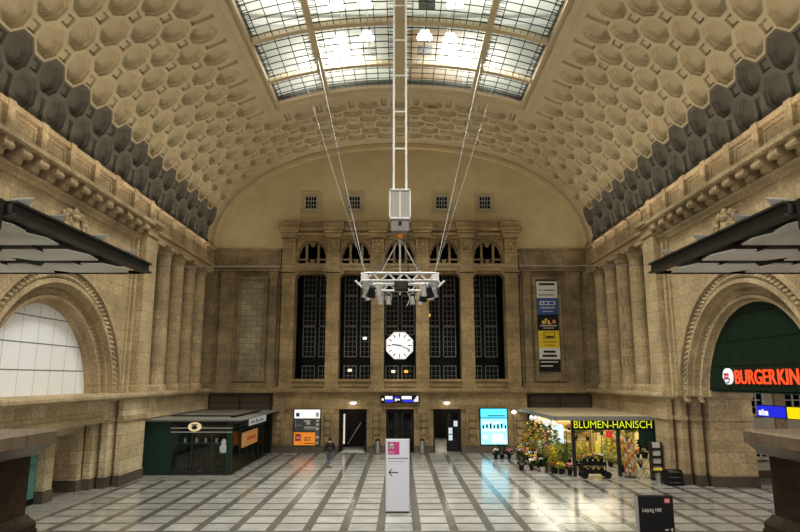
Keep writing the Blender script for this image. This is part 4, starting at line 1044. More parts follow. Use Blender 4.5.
bars(t, WHITEP, [(x0+.2,x0+1.4,Z(.27),Z(.225)),(x0+.25,x0+1.35,Z(.305),Z(.295)),(x0+.4,x0+1.2,Z(.345),Z(.338)),(x0+.15,x0+1.45,Z(.505),Z(.496)),(x0+.4,x0+1.2,Z(.53),Z(.523)),(x0+.1,x0+1.4,Z(.905),Z(.893)),(x0+.1,x0+1.0,Z(.95),Z(.938))], 46.92)
bars(t, BLUEP, [(x0+.3,x0+.45,Z(.262),Z(.233)),(x0+.55,x0+.8,Z(.262),Z(.233)),(x0+.9,x0+1.3,Z(.262),Z(.233))], 46.91)
text('banner_word', 'eFa.', plain('yellow_ink',(.8,.5,.08),.5), t, (x0+.3,46.915,Z(.485)), .72, .42, ext=.01, bold=.02)
bars(t, ORANGEP, [(x0+1.12,x0+1.35,Z(.475),Z(.435))], 46.915)
bars(t, BLACKP, [(x0+.4,x0+1.25,Z(.575),Z(.57)),(x0+.4,x0+1.25,Z(.645),Z(.64)),(x0+.4,x0+.45,Z(.645),Z(.57)),(x0+1.2,x0+1.25,Z(.645),Z(.57)),(x0+.55,x0+1.15,Z(.635),Z(.615)),(x0+.3,x0+1.4,Z(.685),Z(.677)),(x0+.5,x0+1.2,Z(.72),Z(.713))], 46.915)
for z in (zt,zb-.06): m = MB(); m.box(x0-.03,x1+.03,46.9,46.97,z,z+.06); obj('rod', m, STEEL, t)
for x in (x0+.1, x1-.1): m = MB(); m.box(x-.03,x+.03,46.95,47.12,zt-.02,zt+.1); obj('bracket', m, STEEL, t)

# lit poster and cyan screen of the lower storey
t = thing('poster_case', 'lit poster case with white, dark and orange fields beside the cafe', 'poster', (-6.93,46.55,1.8)); x0, x1, zb, zt = -7.76, -5.88, .55, 3.08
m = MB(); m.box(x0-.06,x1+.06,46.47,46.62,zb-.06,zt+.06); obj('case', m, BLACKM, t)
m = MB(); m.box(x0,x1,46.44,46.47,2.46,zt); obj('white_field', m, WHITE_E, t)
m = MB(); m.box(x0,x1-.32,46.44,46.47,1.5,2.40); obj('dark_field', m, plain('poster_dark',(.06,.065,.07),.4), t)
m = MB(); m.box(x0,x1-.32,46.44,46.47,zb,1.46); obj('orange_field', m, ORANGE_E, t)
m = MB(); m.box(x1-.32,x1,46.44,46.47,zb,2.40); obj('side_field', m, plain('poster_side',(.10,.09,.08),.4), t)
bars(t, plain('poster_grey',(.55,.56,.56),.5), [(x0+.72,x0+1.2,2.22,2.32),(x0+.9,x0+1.15,2.02,2.2),(x0+.72,x0+1.6,1.78,1.86),(x0+.8,x0+1.6,1.68,1.72),(x0+.08,x0+.55,1.95,1.98),(x0+.08,x0+.1,1.8,2.3),(x1-.28,x1-.06,2.22,2.36),(x1-.26,x1-.08,1.62,1.8),(x1-.28,x1-.06,1.95,2.1),(x1-.25,x1-.1,.65,.8),(x1-.28,x1-.05,1.05,1.2)], 46.44)
bars(t, BLUEP, [(x0+.12,x0+.38,2.58,2.86)], 46.44); bars(t, LGREY, [(x1-.3,x1-.08,2.56,2.88)], 46.44)
bars(t, REDP, [(x0+.1,x0+.52,.85,1.3)], 46.44); bars(t, WHITEP, [(x0+.16,x0+.46,1.02,1.14)], 46.43)
bars(t, BLACKP, [(x0+.75,x0+1.25,1.05,1.11),(x0+.78,x0+1.0,.88,.96),(x0+1.08,x0+1.2,.88,.96),(x0+.75,x0+1.5,.66,.71),(x0+.1,x0+.52,1.3,1.34)], 46.44)
t = thing('display_screen', 'glowing cyan advertising screen on the end wall beside the flower shop', 'screen', (6.88,46.55,1.8)); x0, x1, zb, zt = 5.93, 7.84, .62, 3.14
m = MB(); m.box(x0-.07,x1+.07,46.46,46.62,zb-.07,zt+.07); obj('case', m, BLACKM, t)
m = MB(); m.box(x0,x1,46.43,46.46,2.52,zt); obj('top_field', m, CYAN_E, t); m = MB(); m.box(x0,x1,46.43,46.46,zb,2.44); obj('main_field', m, CYAN2_E, t)
bars(t, BLACKP, [(x0+.5,x1-.12,2.60,2.68)]+[(x0+.1+.27*i,x0+.24+.27*i,1.72+.05*(i%2),1.98+.06*(i%3)) for i in range(7)], 46.43)
bars(t, WHITE_E, [(x0+.1,x1-.1,1.55,1.70),(x0+.15,x0+.45,1.0,1.3),(x0+.8,x1-.3,1.0,1.35),(x0+.8,x1-.1,.7,.95),(x0+.1,x1-.4,2.1,2.22)], 46.43)
# train display over the middle door
t = thing('departure_display', 'blue and white hanging display over the middle door', 'display', (0,46.4,3.85)); m = MB(); m.box(-1.42,1.42,46.2,46.5,3.58,4.12); obj('case', m, BLACKM, t)
bars(t, BLUE_E, [(-1.1,-.45,3.63,3.8),(.2,.95,3.63,3.8),(-.4,-.1,3.92,4.02)], 46.2)
bars(t, WHITE_E, [(-1.1,-.55,3.84,4.06),(.12,.85,3.84,4.06),(-1.34,-1.2,3.75,3.9),(-.36,-.26,3.7,3.9),(-.22,-.02,3.76,3.86),(1.02,1.1,3.66,3.82),(1.12,1.2,3.66,3.94),(1.22,1.34,3.66,4.06)], 46.2)
for x in (-1.1,1.1): m = MB(); m.box(x-.04,x+.04,46.3,46.64,4.1,4.16); obj('bracket', m, STEEL, t)
# ash columns beside the middle door
for x, lb in ((-1.62,'slim steel bollard before the stone pier between open doorway and middle door'),(1.6,'slim steel bollard before the stone pier between middle door and half open doorway')):
    t = thing('bollard', lb, 'bollard', (x,45.9,0), group='steel bollards by the doors'); m = MB(); m.lathe((x,45.9,0.03),[(.17,0),(.17,.85),(.15,.9)],16); obj('body', m, CHROME, t)
    m = MB(); m.lathe((x,45.9,.93),[(.175,0),(.175,.06),(.10,.12)],16); obj('cap', m, BLACKM, t); m = MB(); m.lathe((x,45.9,0),[(.2,0),(.2,.03)],16); obj('foot', m, BLACKM, t)

# white totem
t = thing('info_totem', 'white information totem with a magenta picture and a black arrow', 'sign', (-.1,26.2,0)); x0, x1 = -.585, .385
m = MB(); m.box(x0,x1,26.12,26.38,.06,2.86); obj('body', m, emis('totem_white_glow', (.82,.82,.86,1), .45), t, bevel=.01)  # faint emission added so the white body looks brighter
m = MB(); m.box(x0+.03,x1-.03,26.16,26.34,0,.06); obj('foot', m, STEEL, t)
m = MB(); m.box(x0-.012,x0+.012,26.10,26.4,.06,2.87); m.box(x1-.012,x1+.012,26.10,26.4,.06,2.87); obj('edge_trim', m, CHROME, t)
m = MB(); m.box(x0+.09,x0+.56,26.112,26.12,2.26,2.76); obj('picture', m, PURPLE, t)
bars(t, WHITEP, [(x0+.14,x0+.32,2.5,2.7),(x0+.14,x0+.36,2.33,2.37)], 26.112, 'print'); bars(t, BLACKP, [(x0+.16,x0+.20,2.55,2.62),(x0+.24,x0+.29,2.55,2.62),(x0+.10,x0+.15,2.66,2.75)], 26.104, 'print'); bars(t, REDP, [(x0+.2,x0+.25,2.5,2.54),(x0+.33,x0+.37,2.68,2.73)], 26.104, 'print')
bars(t, DKTXT, [(x0+.09+i*.105,x0+.17+i*.105,2.09,2.125) for i in range(8)], 26.12); bars(t, GREYB, [(x0+.09+i*.09,x0+.165+i*.09,1.975,2.0) for i in range(8)], 26.12); bars(t, LGREY, [(x0+.09+i*.09,x0+.165+i*.09,1.88,1.9) for i in range(6)], 26.12)
m = MB(); ax, az = x0+.13, 1.56
for z in (.14,-.14): m.bar((ax,26.115,az),(ax+.13,26.115,az+z),.035,.01,up=(0,1,0))
m.bar((ax,26.115,az),(ax+.38,26.115,az),.04,.01,up=(0,1,0)); obj('arrow', m, BLACKP, t)
# black totem
t = thing('station_totem', 'black station name totem standing near the stairs', 'sign', (6.72,17.1,0)); x0, x1 = 6.25, 7.17
m = MB(); m.box(x0,x1,17.0,17.22,.05,2.27); obj('body', m, BLACKP, t, bevel=.012); m = MB(); m.box(x0+.03,x1-.03,17.03,17.19,0,.05); obj('foot', m, STEEL, t)
m = MB(); m.box(x0-.018,x0+.0,16.99,17.23,.05,2.26); obj('edge_strip', m, CHROME, t)
text('station_name', 'Leipzig Hbf', WHITEP, t, (x0+.10,16.996,1.85), .5, .125, ext=.008)
m = MB(); m.box(x1-.23,x1-.09,16.99,17.0,2.10,2.21); obj('logo_field', m, emis('logo_red', (.75,.12,.08,1), .4), t); text('logo_letters', 'DB', WHITEP, t, (x1-.21,16.986,2.125), .10, .06, ext=.006, bold=.02)
m = MB(); m.box(x1-.26,x1-.17,16.992,17.0,1.42,1.45); m.bar((x1-.08,16.995,1.36),(x1-.08,16.995,1.46),.02,.01,up=(0,1,0)); m.bar((x1-.08,16.995,1.47),(x1-.11,16.995,1.43),.02,.01,up=(0,1,0)); m.bar((x1-.08,16.995,1.47),(x1-.05,16.995,1.43),.02,.01,up=(0,1,0)); obj('pictogram', m, WHITEP, t)

# ------------------------------------------------------------------ cafe pavilion
CX0, CX1, CY0, CY1 = -14.6, -9.5, 36.0, 46.5
t = thing('cafe_pavilion', 'dark glazed cafe pavilion with a flat grey roof', 'pavilion', (-11.8,41,0))
m = MB(); m.box(CX0,CX1+.65,CY0-.35,46.55,3.0,3.06); m.box(CX0,CX1+.4,CY0-.1,46.5,2.92,3.0); obj('roof', m, ROOFG, t)
m = MB(); m.box(CX0+.8,CX1-.2,38.2,38.4,3.08,3.14); m.box(CX1-.4,CX1-.2,37,44,3.08,3.16); obj('roof_rail', m, BLACKM, t)
m = MB(); m.box(CX0,-12.95,CY0-.02,CY0+.15,0,2.9); obj('side_panel', m, CAFE_G, t)
for x in (-12.9,-11.75,-10.65,-9.55): m = MB(); m.box(x-.045,x+.045,CY0,CY0+.1,.08,2.9); obj('post', m, CAFE_G, t)
m = MB(); m.box(-9.8,-9.5,CY0-.02,CY0+.2,.08,2.9); obj('corner_post', m, CAFE_G, t)
for y in (37.8,39.6,41.2,42.7,44.2,45.6,46.4): m = MB(); m.box(CX1-.08,CX1,y-.04,y+.04,.08,2.9); obj('post', m, CAFE_G, t)
m = MB(); m.box(CX0,CX1+.02,CY0-.04,CY0+.16,0,.09); m.box(CX1-.12,CX1+.02,CY0,CY1,0,.09); obj('base_rail', m, STEEL, t)
m = MB(); m.box(-13,CX1,CY0-.01,CY0+.06,2.72,2.9); m.box(CX1-.06,CX1+.01,CY0,CY1,2.72,2.9); obj('fascia', m, BLACKM, t)
for z in (2.34,2.56):
    m = MB(); m.box(-13,CX1,CY0-.03,CY0+.03,z-.022,z+.022); obj('white_rail', m, LGREY, t); m = MB(); m.box(CX1-.03,CX1+.03,CY0+.03,CY1-.1,z-.022,z+.022); obj('white_rail', m, STEEL, t)
for x0, x1 in ((-12.85,-11.8),(-11.7,-10.7),(-10.6,-9.8)): m = MB(); m.box(x0,x1,CY0+.04,CY0+.06,.1,2.72); obj('pane', m, CGLASS, t)
ys = [36.1,37.8,39.6,41.2,42.7,44.2,45.6,46.4]
for a, b in zip(ys[:-1],ys[1:]): m = MB(); m.box(CX1-.05,CX1-.03,a+.05,b-.05,.1,2.72); obj('pane', m, CGLASS, t)
CFD = plain('cafe_interior', (.035,.028,.022), .7)
m = MB(); m.box(CX0,CX1-.1,CY0+.2,CY1,.0,.03); m.box(CX0,CX0+.1,CY0+.2,CY1,0,2.9); m.box(CX0,CX1-.1,46.4,46.5,0,2.9); m.box(CX0,CX1-.1,CY0+.2,46.4,2.86,2.9); obj('interior', m, CFD, t)
# counter, lamps, stools inside
t2 = thing('cafe_counter', 'dark counter with a pale top inside the cafe pavilion', 'counter', (-12,38.6,0)); m = MB(); m.box(-13.4,-10.9,38.4,39.0,.03,1.45); obj('body', m, CFD, t2); m = MB(); m.box(-13.45,-10.85,38.3,39.05,1.45,1.52); obj('top', m, LGREY, t2)
for i, (x, lb) in enumerate(((-13.0,'white cup stack on the cafe counter, by its green panel end'),(-12.3,'white cup stack on the cafe counter, second from the green panel'),(-11.75,'white cup stack on the cafe counter, third from the green panel'),(-11.1,'white cup stack on the cafe counter, at the free end'))):
    m = MB()
    for k in range(3): m.lathe((x,38.5,1.52+.08*k),[(.05,0),(.09,.09)],10)
    tag(obj('cup_stack', m, emis('cup_white%d' % i, (.9,.9,.88,1), .25)), lb, 'cups', 'cup stacks on the cafe counter')
t2 = thing('table_lamp', 'small white glowing lamp figure inside the cafe near its corner', 'lamp', (-10.35,37.4,0)); m = MB(); m.lathe((-10.35,37.4,1.05),[(.05,0),(.2,.05),(.22,.35),(.10,.5),(.14,.62),(.10,.74),(.02,.8)],14); obj('shade', m, emis('lamp_figure',(1,.92,.75,1),.8), t2); m = MB(); m.cyl((-10.35,37.4,.03),(-10.35,37.4,1.05),.05,n=8); m.lathe((-10.35,37.4,.98),[(.4,0),(.4,.05)],16); obj('stand', m, STEEL, t2)
stool = thing('bar_stool', 'dark bar stool inside the cafe, next to the green panel', 'stool', (-12.4,37.3,.03), group='bar stools in the cafe', local=True)
m = MB(); m.lathe((0,0,.72),[(.17,0),(.18,.06)],14); obj('seat', m, REDP, stool); m = MB(); m.cyl((0,0,.03),(0,0,.72),.03,n=8); m.lathe((0,0,0),[(.2,0),(.2,.03)],14); obj('stem', m, CHROME, stool)
copy_tree(stool, (-11.6,37.3,.03), label='bar stool inside the cafe, in the middle of the front'); copy_tree(stool, (-10.9,37.2,.03), label='bar stool inside the cafe, near the glass corner')
t2 = thing('oval_sign', 'cream oval sign hanging on the cafe front', 'sign', (-11.62,35.9,2.64)); m = MB(); 
pts = [(-11.62+.37*math.cos(2*PI*i/32), 2.64+.25*math.sin(2*PI*i/32)) for i in range(32)]; m.prism(pts,'y',35.84,35.95); obj('board', m, CREAM_E, t2)
m = MB(); m.ball((-11.62,35.835,2.6),.15,12,6,(1.1,.1,.8)); m.box(-11.79,-11.45,35.825,35.84,2.72,2.78); obj('emblem', m, DKTXT, t2)
t2 = thing('menu_board', 'orange illuminated menu board on the cafe side glass', 'sign', (-9.4,39.8,1.75)); m = MB(); m.box(-9.46,-9.42,38.0,42.0,1.25,2.12); obj('board', m, emis('menu_orange',(.42,.19,.045,1),.6), t2)
m = MB(); rg = []
for i in range(25):
    a = 2*PI*i/24; rg.append([(-9.41, 38.5+.24*q*math.cos(a), 1.72+.32*q*math.sin(a)) for q in (1,.66)])
m.sweep(rg); obj('numeral', m, WHITEP, t2); m = MB()
for k in range(4): m.box(-9.42,-9.405,39.2+.6*k,39.6+.6*k,1.58-.05*(k%2),1.78)
obj('lettering', m, REDP, t2); m = MB(); m.box(-9.5,-9.44,38.0,42.0,2.12,2.18); obj('rail', m, BLACKM, t2)
t2 = thing('fascia_sign', 'white sign with dark lettering on the cafe side under its roof', 'sign', (-9.4,42,2.65)); m = MB(); m.box(-9.48,-9.40,39.7,44.4,2.42,2.86); obj('board', m, emis('sign_white',(.75,.75,.73,1),.35), t2); m = MB()
for k in range(9): m.box(-9.405,-9.392,40.1+.42*k,40.3+.42*k+.05*(k%2),2.52,2.74-.07*(k%3))
obj('lettering', m, DKTXT, t2)

# ------------------------------------------------------------------ flower shop pavilion
FX0, FX1, FY0, FY1 = 9.6, 14.2, 35.5, 46.5
t = thing('flower_shop', 'brightly lit flower shop pavilion with a dark fascia', 'pavilion', (11.9,41,0))
m = MB(); m.box(8.75,14.25,FY0+.0,46.55,3.12,3.22); obj('roof', m, ROOFT, t); m = MB(); m.box(8.7,8.85,FY0-.1,46.5,3.0,3.2); m.box(8.7,14.25,FY0-.15,FY0+.05,3.02,3.24); m.box(8.8,14.2,FY0,46.5,3.04,3.12); obj('roof_edge', m, ROOFG, t)
m = MB(); m.box(FX0,14.25,FY0-.05,FY0+.1,2.5,3.04); obj('fascia', m, BLACKM, t)
for x, y in ((9.7,35.6),(12.2,35.6),(9.7,41),(9.7,46.2)): m = MB(); m.box(x-.09,x+.09,y-.09,y+.09,0,3.04); obj('post', m, STEEL, t)
m = MB(); m.box(13.35,14.22,FY0,FY0+.08,1.5,2.5); m.box(14.0,14.22,FY0,FY0+.1,0,1.5); obj('green_pane', m, CAFE_G, t)
m = MB(); m.box(9.7,14.2,46.3,46.48,0,3.04); m.box(14.05,14.2,FY0+.1,46.4,0,3.04); obj('back_wall', m, SHOPW, t)
m = MB(); m.box(9.65,14.1,FY0+.1,46.4,2.96,3.04); obj('shop_ceiling', m, SHOPC, t)
for y in (37,40,43,45.4):
    for x in (10.6,12.8): m = MB(); m.box(x-.5,x+.5,y-.09,y+.09,2.9,2.96); obj('ceiling_lamp', m, emis('shop_tube%d%d' % (int(y),int(x)), (1,.93,.75,1), 6), t)
t2 = thing('shop_sign', 'yellow lit flower shop lettering on the dark fascia', 'sign', (11.9,35.4,2.8))
m = MB(); m.box(9.7,14.1,35.42,35.46,2.72,2.80); obj('raceway', m, BLACKM, t2)
text('letters', 'BLUMEN-HANISCH', YEL_E, t2, (9.72,35.42,2.60), 4.35, .40, ext=.02, bold=-.006)
# red number sign and posters inside
t2 = thing('number_sign', 'red square sign hanging inside the flower shop entrance', 'sign', (11.95,36.2,2.15)); m = MB(); m.box(11.75,12.1,36.2,36.24,2.0,2.38); obj('board', m, emis('red_sign',(.8,.02,.02,1),.8), t2); m = MB(); m.box(11.9,11.95,36.18,36.2,2.06,2.32); obj('numeral', m, WHITEP, t2); m = MB(); m.cyl((11.92,36.22,2.38),(11.92,36.22,2.97),.012,n=6); obj('cord', m, BLACKM, t2)
t2 = thing('shop_poster', 'pale blue lit poster on the glass of the flower shop flank', 'poster', (9.9,39.5,2.1)); m = MB(); m.box(9.78,9.84,38.2,42.6,1.5,2.55); obj('sheet', m, emis('poster_blue',(.62,.82,.95,1),1.0), t2); m = MB(); m.box(9.765,9.78,38.5,39.8,1.7,2.1); m.box(9.765,9.78,40.2,42.2,1.8,2.4); obj('print', m, WHITE_E, t2)
for i, x in enumerate((11.55,11.8)):
    m = MB(); m.box(x,x+.18,37.4+i,37.5+i,.05,1.6); tag(obj('banner_stand', m, emis('yellow_stand%d' % i,(.9,.7,.05,1),.5)), 'yellow upright board inside the shop, %s' % ('nearer the entrance' if i == 0 else 'further inside'), 'board')
# shelves along back and side
def shelf(loc, L_, axis, label, H=2.2, n=4):
    t = thing('shelf_rack', label, 'shelf', loc); x, y, z = loc; m = MB()
    for i in range(n):
        zz = .3+i*(H-.3)/(n-1)
        if axis == 'x': m.box(x-L_/2,x+L_/2,y-.2,y+.2,zz-.03,zz)
        else: m.box(x-.2,x+.2,y-L_/2,y+L_/2,zz-.03,zz)
        
    obj('boards', m, WOODY, t); 
    for q in (-1,1):
        for w in (-1,1):
            m = MB(); px, py = (x+q*L_/2, y+w*.18) if axis == 'x' else (x+w*.18, y+q*L_/2); m.box(px-.02,px+.02,py-.02,py+.02,0,H+.1); obj('upright', m, STEEL, t)
shelf((12.0,45.9,0), 3.4, 'x', 'tall wooden shelf at the back of the flower shop'); shelf((13.75,41,0), 6, 'y', 'long shelf along the inner side wall of the flower shop'); shelf((10.2,41.5,0), 6.5, 'y', 'long shelf inside the flower shop glass flank')

# plants ------------------------------------------------------------
def leaves(mb, c, r, h, n, L_, rnd, droop=.3, w=.28):
    for i in range(n):
        a = rnd.uniform(0,2*PI); q = rnd.random()**.5; z = c[2]+h*rnd.random(); p = Vector((c[0]+r*q*math.cos(a)*.6, c[1]+r*q*math.sin(a)*.6, z))
        d = Vector((math.cos(a)*(.4+q), math.sin(a)*(.4+q), rnd.uniform(.1,1.0))).normalized(); s_ = d.cross(Vector((0,0,1)))
        s_ = s_.normalized() if s_.length > .1 else Vector((1,0,0)); l = L_*rnd.uniform(.6,1.2); up = s_.cross(d)
        m1 = p+d*l*.5+up*l*.06; e = p+d*l+Vector((0,0,-droop*l))
        mb.add([p, m1+s_*l*w*.5, e, m1-s_*l*w*.5], [(0,1,2),(0,2,3)])
def make_plant(name, label, kind, gi, petal=None, seed=1, pot=BLACKM):
    rnd = random.Random(seed); t = thing(name, label, 'plant', (0,0,-30), group=None, local=True)
    if kind == 'bouquet':
        m = MB(); m.lathe((0,0,0),[(.10,0),(.15,.32),(.16,.34),(.14,.34),(.12,.30)],12); obj('bucket', m, pot, t)
        m = MB(); leaves(m,(0,0,.28),.22,.30,70,.22,rnd); obj('foliage', m, GREENS[gi], t); m = MB()
        for i in range(26): a = rnd.uniform(0,2*PI); q = rnd.random()**.5*.22; m.ball((q*math.cos(a),q*math.sin(a),.55+.14*rnd.random()-q*.3), rnd.uniform(.03,.055), 6, 4, (1,1,.7))
        obj('blossoms', m, PET[petal], t)
    elif kind == 'bush':
        m = MB(); m.lathe((0,0,0),[(.12,0),(.17,.26),(.18,.28),(.15,.28)],12); obj('pot', m, pot, t)
        m = MB(); m.cyl((0,0,.2),(0,0,.5),.02,n=6); obj('stem', m, WOODY, t)
        m = MB(); leaves(m,(0,0,.28),.32,.55,150,.22,rnd); obj('foliage', m, GREENS[gi], t)
    elif kind == 'tall':
        m = MB(); m.lathe((0,0,0),[(.13,0),(.18,.30),(.19,.32),(.16,.32)],12); obj('pot', m, pot, t)
        m = MB(); 
        for i in range(5): a = 2*PI*i/5; m.cyl((.05*math.cos(a),.05*math.sin(a),.25),(.2*math.cos(a),.2*math.sin(a),1.1),.012,n=5)
        obj('stems', m, GREENS[gi], t); m = MB(); leaves(m,(0,0,.45),.36,.9,130,.24,rnd,.5,.2); obj('foliage', m, GREENS[gi], t)
        if petal:
            m = MB()
            for i in range(34): a = rnd.uniform(0,2*PI); q = rnd.random()*.36; m.ball((q*math.cos(a),q*math.sin(a),.6+.75*rnd.random()), rnd.uniform(.03,.055), 6, 4)
            obj('blossoms', m, PET[petal], t)
    return t
NAMES = {'bouquet':'flower_bucket','bush':'potted_plant','tall':'tall_potted_plant'}
PROTO = {}; USED = set()
def plant(kind, gi, petal, loc, label, group, sc=1.0, pot=BLACKM, seed=1):
    key = (kind, gi, petal, pot.name, seed)
    if key not in PROTO:
        o = make_plant(NAMES[kind], label, kind, gi, petal, seed*7+gi, pot); PROTO[key] = o; o['group'] = group; o.location = loc; o.scale = (sc,)*3; o['label'] = label; return o
    o = copy_tree(PROTO[key], loc, random.uniform(0,6.28), label, sc); o['group'] = group; return o
GC = ['green','yellow-green','dark green']
ORD = ['first','second','third','fourth','fifth','sixth','seventh','eighth','ninth','tenth','eleventh','twelfth']
# stepped display benches along the open flank
for i, (x, h) in enumerate(((9.15,.75),(8.7,.42),(8.25,.12))):
    t2 = thing('display_bench', 'long %s display bench under plants beside the flower shop' % ('highest','middle','lowest')[i], 'bench', (x,40.5,0)); m = MB(); m.box(x-.22,x+.22,37.2,44.4,h-.05,h); obj('top', m, WOODY, t2)
    for y in (37.4,40.8,44.2):
        for q in (-.18,.18): m = MB(); m.box(x+q-.025,x+q+.025,y-.025,y+.025,0,h-.05); obj('leg', m, STEEL, t2)
PK = list(PET)
rnd = random.Random(5)
for i, (x, h) in enumerate(((9.15,.75),(8.7,.42),(8.25,.12))):
    for j in range(11):
        y = 37.4+.68*j; pk = PK[(j*2+i) % 5]
        kind = ('tall','tall','bouquet')[i] if (j+i) % 3 else ('bush','bouquet','bouquet')[i]
        gi = (j*2+i) % 3 if i else (1,0,2)[j % 3]
        lb = '%s, %s bench, %s from entrance end' % ('bucket of %s blossoms' % pk if kind == 'bouquet' else ('tall %s plant with %s blossoms' % (GC[gi], pk) if kind == 'tall' else 'bushy %s plant' % GC[gi]), ('highest','middle','lowest')[i], ORD[j])
        plant(kind, gi, pk if kind in ('bouquet','tall') else None, (x,y,h), lb, 'plants on the benches beside the flower shop', rnd.uniform(.8,1.05) if kind != 'tall' else rnd.uniform(.85,1.2) if i == 0 else rnd.uniform(.75,.95))
# loose pots on the floor in front
fr = [('bouquet',2,'white',6.45,43.1,'dark bucket with white blossoms standing apart on the floor under the cyan screen',BLACKM),('bush',2,None,6.9,43.3,'dark pot plant standing apart on the floor before the cyan screen, middle one',BLACKM),('bouquet',2,'pink',7.35,43.0,'dark bucket with pink blossoms standing apart on the floor, next to the benches',BLACKM),
      ('bush',2,None,7.2,38.0,'low dark pot plant standing alone off the corner of the flower display',BLACKM),('bouquet',2,'white',7.75,37.8,'bucket of white blossoms on the floor before the benches',BLACKM),('bush',2,None,8.3,37.3,'dark bush in a white pot on the floor before the benches',WHITE_M),
      ('bouquet',0,'red',8.75,36.6,'bucket of red blossoms on the floor near the shop corner',BLACKM),('bouquet',1,'yellow',9.1,36.3,'bucket of yellow blossoms on the floor near the shop corner',BLACKM),('bush',0,None,9.3,36.8,'green bush on the floor near the shop corner',BLACKM),('bouquet',2,'pink',9.5,35.9,'bucket of pink blossoms beside the black flower cart',BLACKM),
      ('tall',1,'yellow',8.9,36.9,'tall yellow-green plant with yellow blossoms behind the corner buckets',BLACKM),('tall',0,None,9.35,37.0,'tall green plant behind the corner buckets',BLACKM)]
for k, gi, pk, x, y, lb, pt in fr: plant(k, gi, pk, (x,y,0), lb, 'pots on the floor before the flower shop', 1.0 if k != 'tall' else 1.1, pt)
# black flower cart
t2 = thing('flower_cart', 'black two-level flower cart with black wheels at the shop corner', 'cart', (10.6,35.0,0)); m = MB()
for z in (.28,.72): m.box(9.9,11.2,34.75,35.3,z-.03,z+.02); m.box(9.9,11.2,34.74,34.78,z,z+.14); m.box(9.9,11.2,35.28,35.32,z,z+.14)
obj('trays', m, BLACKM, t2); m = MB()
for x in (9.93,11.17):
    for y in (34.8,35.26): m = MB(); m.box(x-.025,x+.025,y-.025,y+.025,.12,1.0); obj('post', m, STEEL, t2)
for x in (10.0,11.25):
    for y in (34.72,35.34): m = MB(); m.cyl((x-.0,y-.03,.19),(x,y+.03,.19),.19,n=16); obj('wheel', m, BLACKM, t2)
m = MB(); m.bar((9.85,34.72,.12),(11.3,34.72,.12),.03); obj('chrome_rail', m, CHROME, t2)
k = 0
for z in (.30,.74):
    for x in (10.1,10.4,10.7,11.0):
        pk = PK[k % 5]; plant('bouquet', 2 if k % 2 else 0, pk, (x,35.02,z), '%s blossoms on the %s tray of the black cart, %s from the corner post' % (pk, 'lower' if z < .5 else 'upper', ORD[k % 4]), 'buckets on the black cart', .62 if z < .5 else .8); k += 1
# plants inside on shelves
for j in range(8):
    pk = PK[(j+2) % 5]; plant('bouquet', j % 3, pk, (10.5+.43*j,45.85,.93 if j % 2 else 1.57), 'bucket of %s blossoms on the back shop shelf, %s from the glass flank' % (pk, ORD[j]), 'plants on the back shelf', .8)
for j in range(9):
    gi = j % 2; plant('tall' if j % 3 == 0 else 'bush', gi, None, (10.2,38.6+.7*j,.93 if j % 2 else .30), '%s %s plant on the shelf inside the glass flank, %s from the entrance' % ('tall' if j % 3 == 0 else 'bushy', GC[gi], ORD[j]), 'plants on the flank shelf', .8)
for j in range(7):
    pk = PK[j % 5]; plant('bouquet', 1, pk, (13.72,38.4+.8*j,.93 if j % 2 else 1.57), 'bucket of %s blossoms on the shop side shelf, %s from the entrance' % (pk, ORD[j]), 'plants on the side wall shelf', .8)
# hanging baskets and lanterns under the shop ceiling
hb = thing('hanging_basket', 'tmp', 'basket', (0,0,-30), group='hanging baskets in the flower shop', local=True)
m = MB(); m.lathe((0,0,-.75),[(.03,0),(.14,.05),(.18,.16),(.17,.16)],12); obj('basket', m, WOODY, hb); m = MB()
for i in range(3): a = 2*PI*i/3; m.cyl((.16*math.cos(a),.16*math.sin(a),-.6),(0,0,0),.008,n=4)
obj('cords', m, BLACKM, hb); m = MB(); leaves(m,(0,0,-.68),.25,.2,90,.24,random.Random(9),.8); obj('foliage', m, GREENS[1], hb)
ln = thing('paper_lantern', 'tmp', 'lantern', (0,0,-30), group='white lanterns in the flower shop', local=True)
m = MB(); m.ball((0,0,-.42),.15,12,8,(1,1,1.25)); obj('shade', m, emis('lantern_paper',(1,.96,.85,1),.45), ln); m = MB(); m.cyl((0,0,0),(0,0,-.25),.008,n=4); obj('cord', m, BLACKM, ln)
first = True
for i, x in enumerate((10.1,10.65,11.3,12.6,13.1,13.6)):
    lb = 'leafy hanging basket behind the shop fascia, %s from the corner post' % ORD[i]; p_ = (x,36.3+.5*(i%2),2.95)
    if first: hb.location = p_; hb['label'] = lb; first = False
    else: copy_tree(hb, p_, .7*i, lb, .9)
first = True
for i, y in enumerate((38,39.3,40.6,41.9,43.2,44.5)):
    lb = 'white paper lantern under the shop roof edge over the benches, %s from the entrance end' % ORD[i]; p_ = (9.25,y,3.03)
    if first: ln.location = p_; ln['label'] = lb; first = False
    else: copy_tree(ln, p_, 0, lb, .8+.1*(i%3))
# yellow price cards on sticks among the plants
for i in range(9):
    x, y = 8.15+.2*(i%3), 37.5+.78*i; t2 = thing('price_card', '%s price card on a stick among the bench plants, %s from the entrance end' % ('yellow' if i % 2 else 'white', ORD[i]), 'card', (x,y,.12), group='price cards among the plants')
    m = MB(); m.cyl((x-.2,y+.3,.12),(x-.2,y+.3,.62+.08*(i%3)),.008,n=5); obj('stick', m, BLACKM, t2); m = MB(); z = .62+.08*(i%3); m.box(x-.29,x-.11,y+.28,y+.30,z,z+.13); obj('card', m, PET['yellow'] if i % 2 else WHITEP, t2)
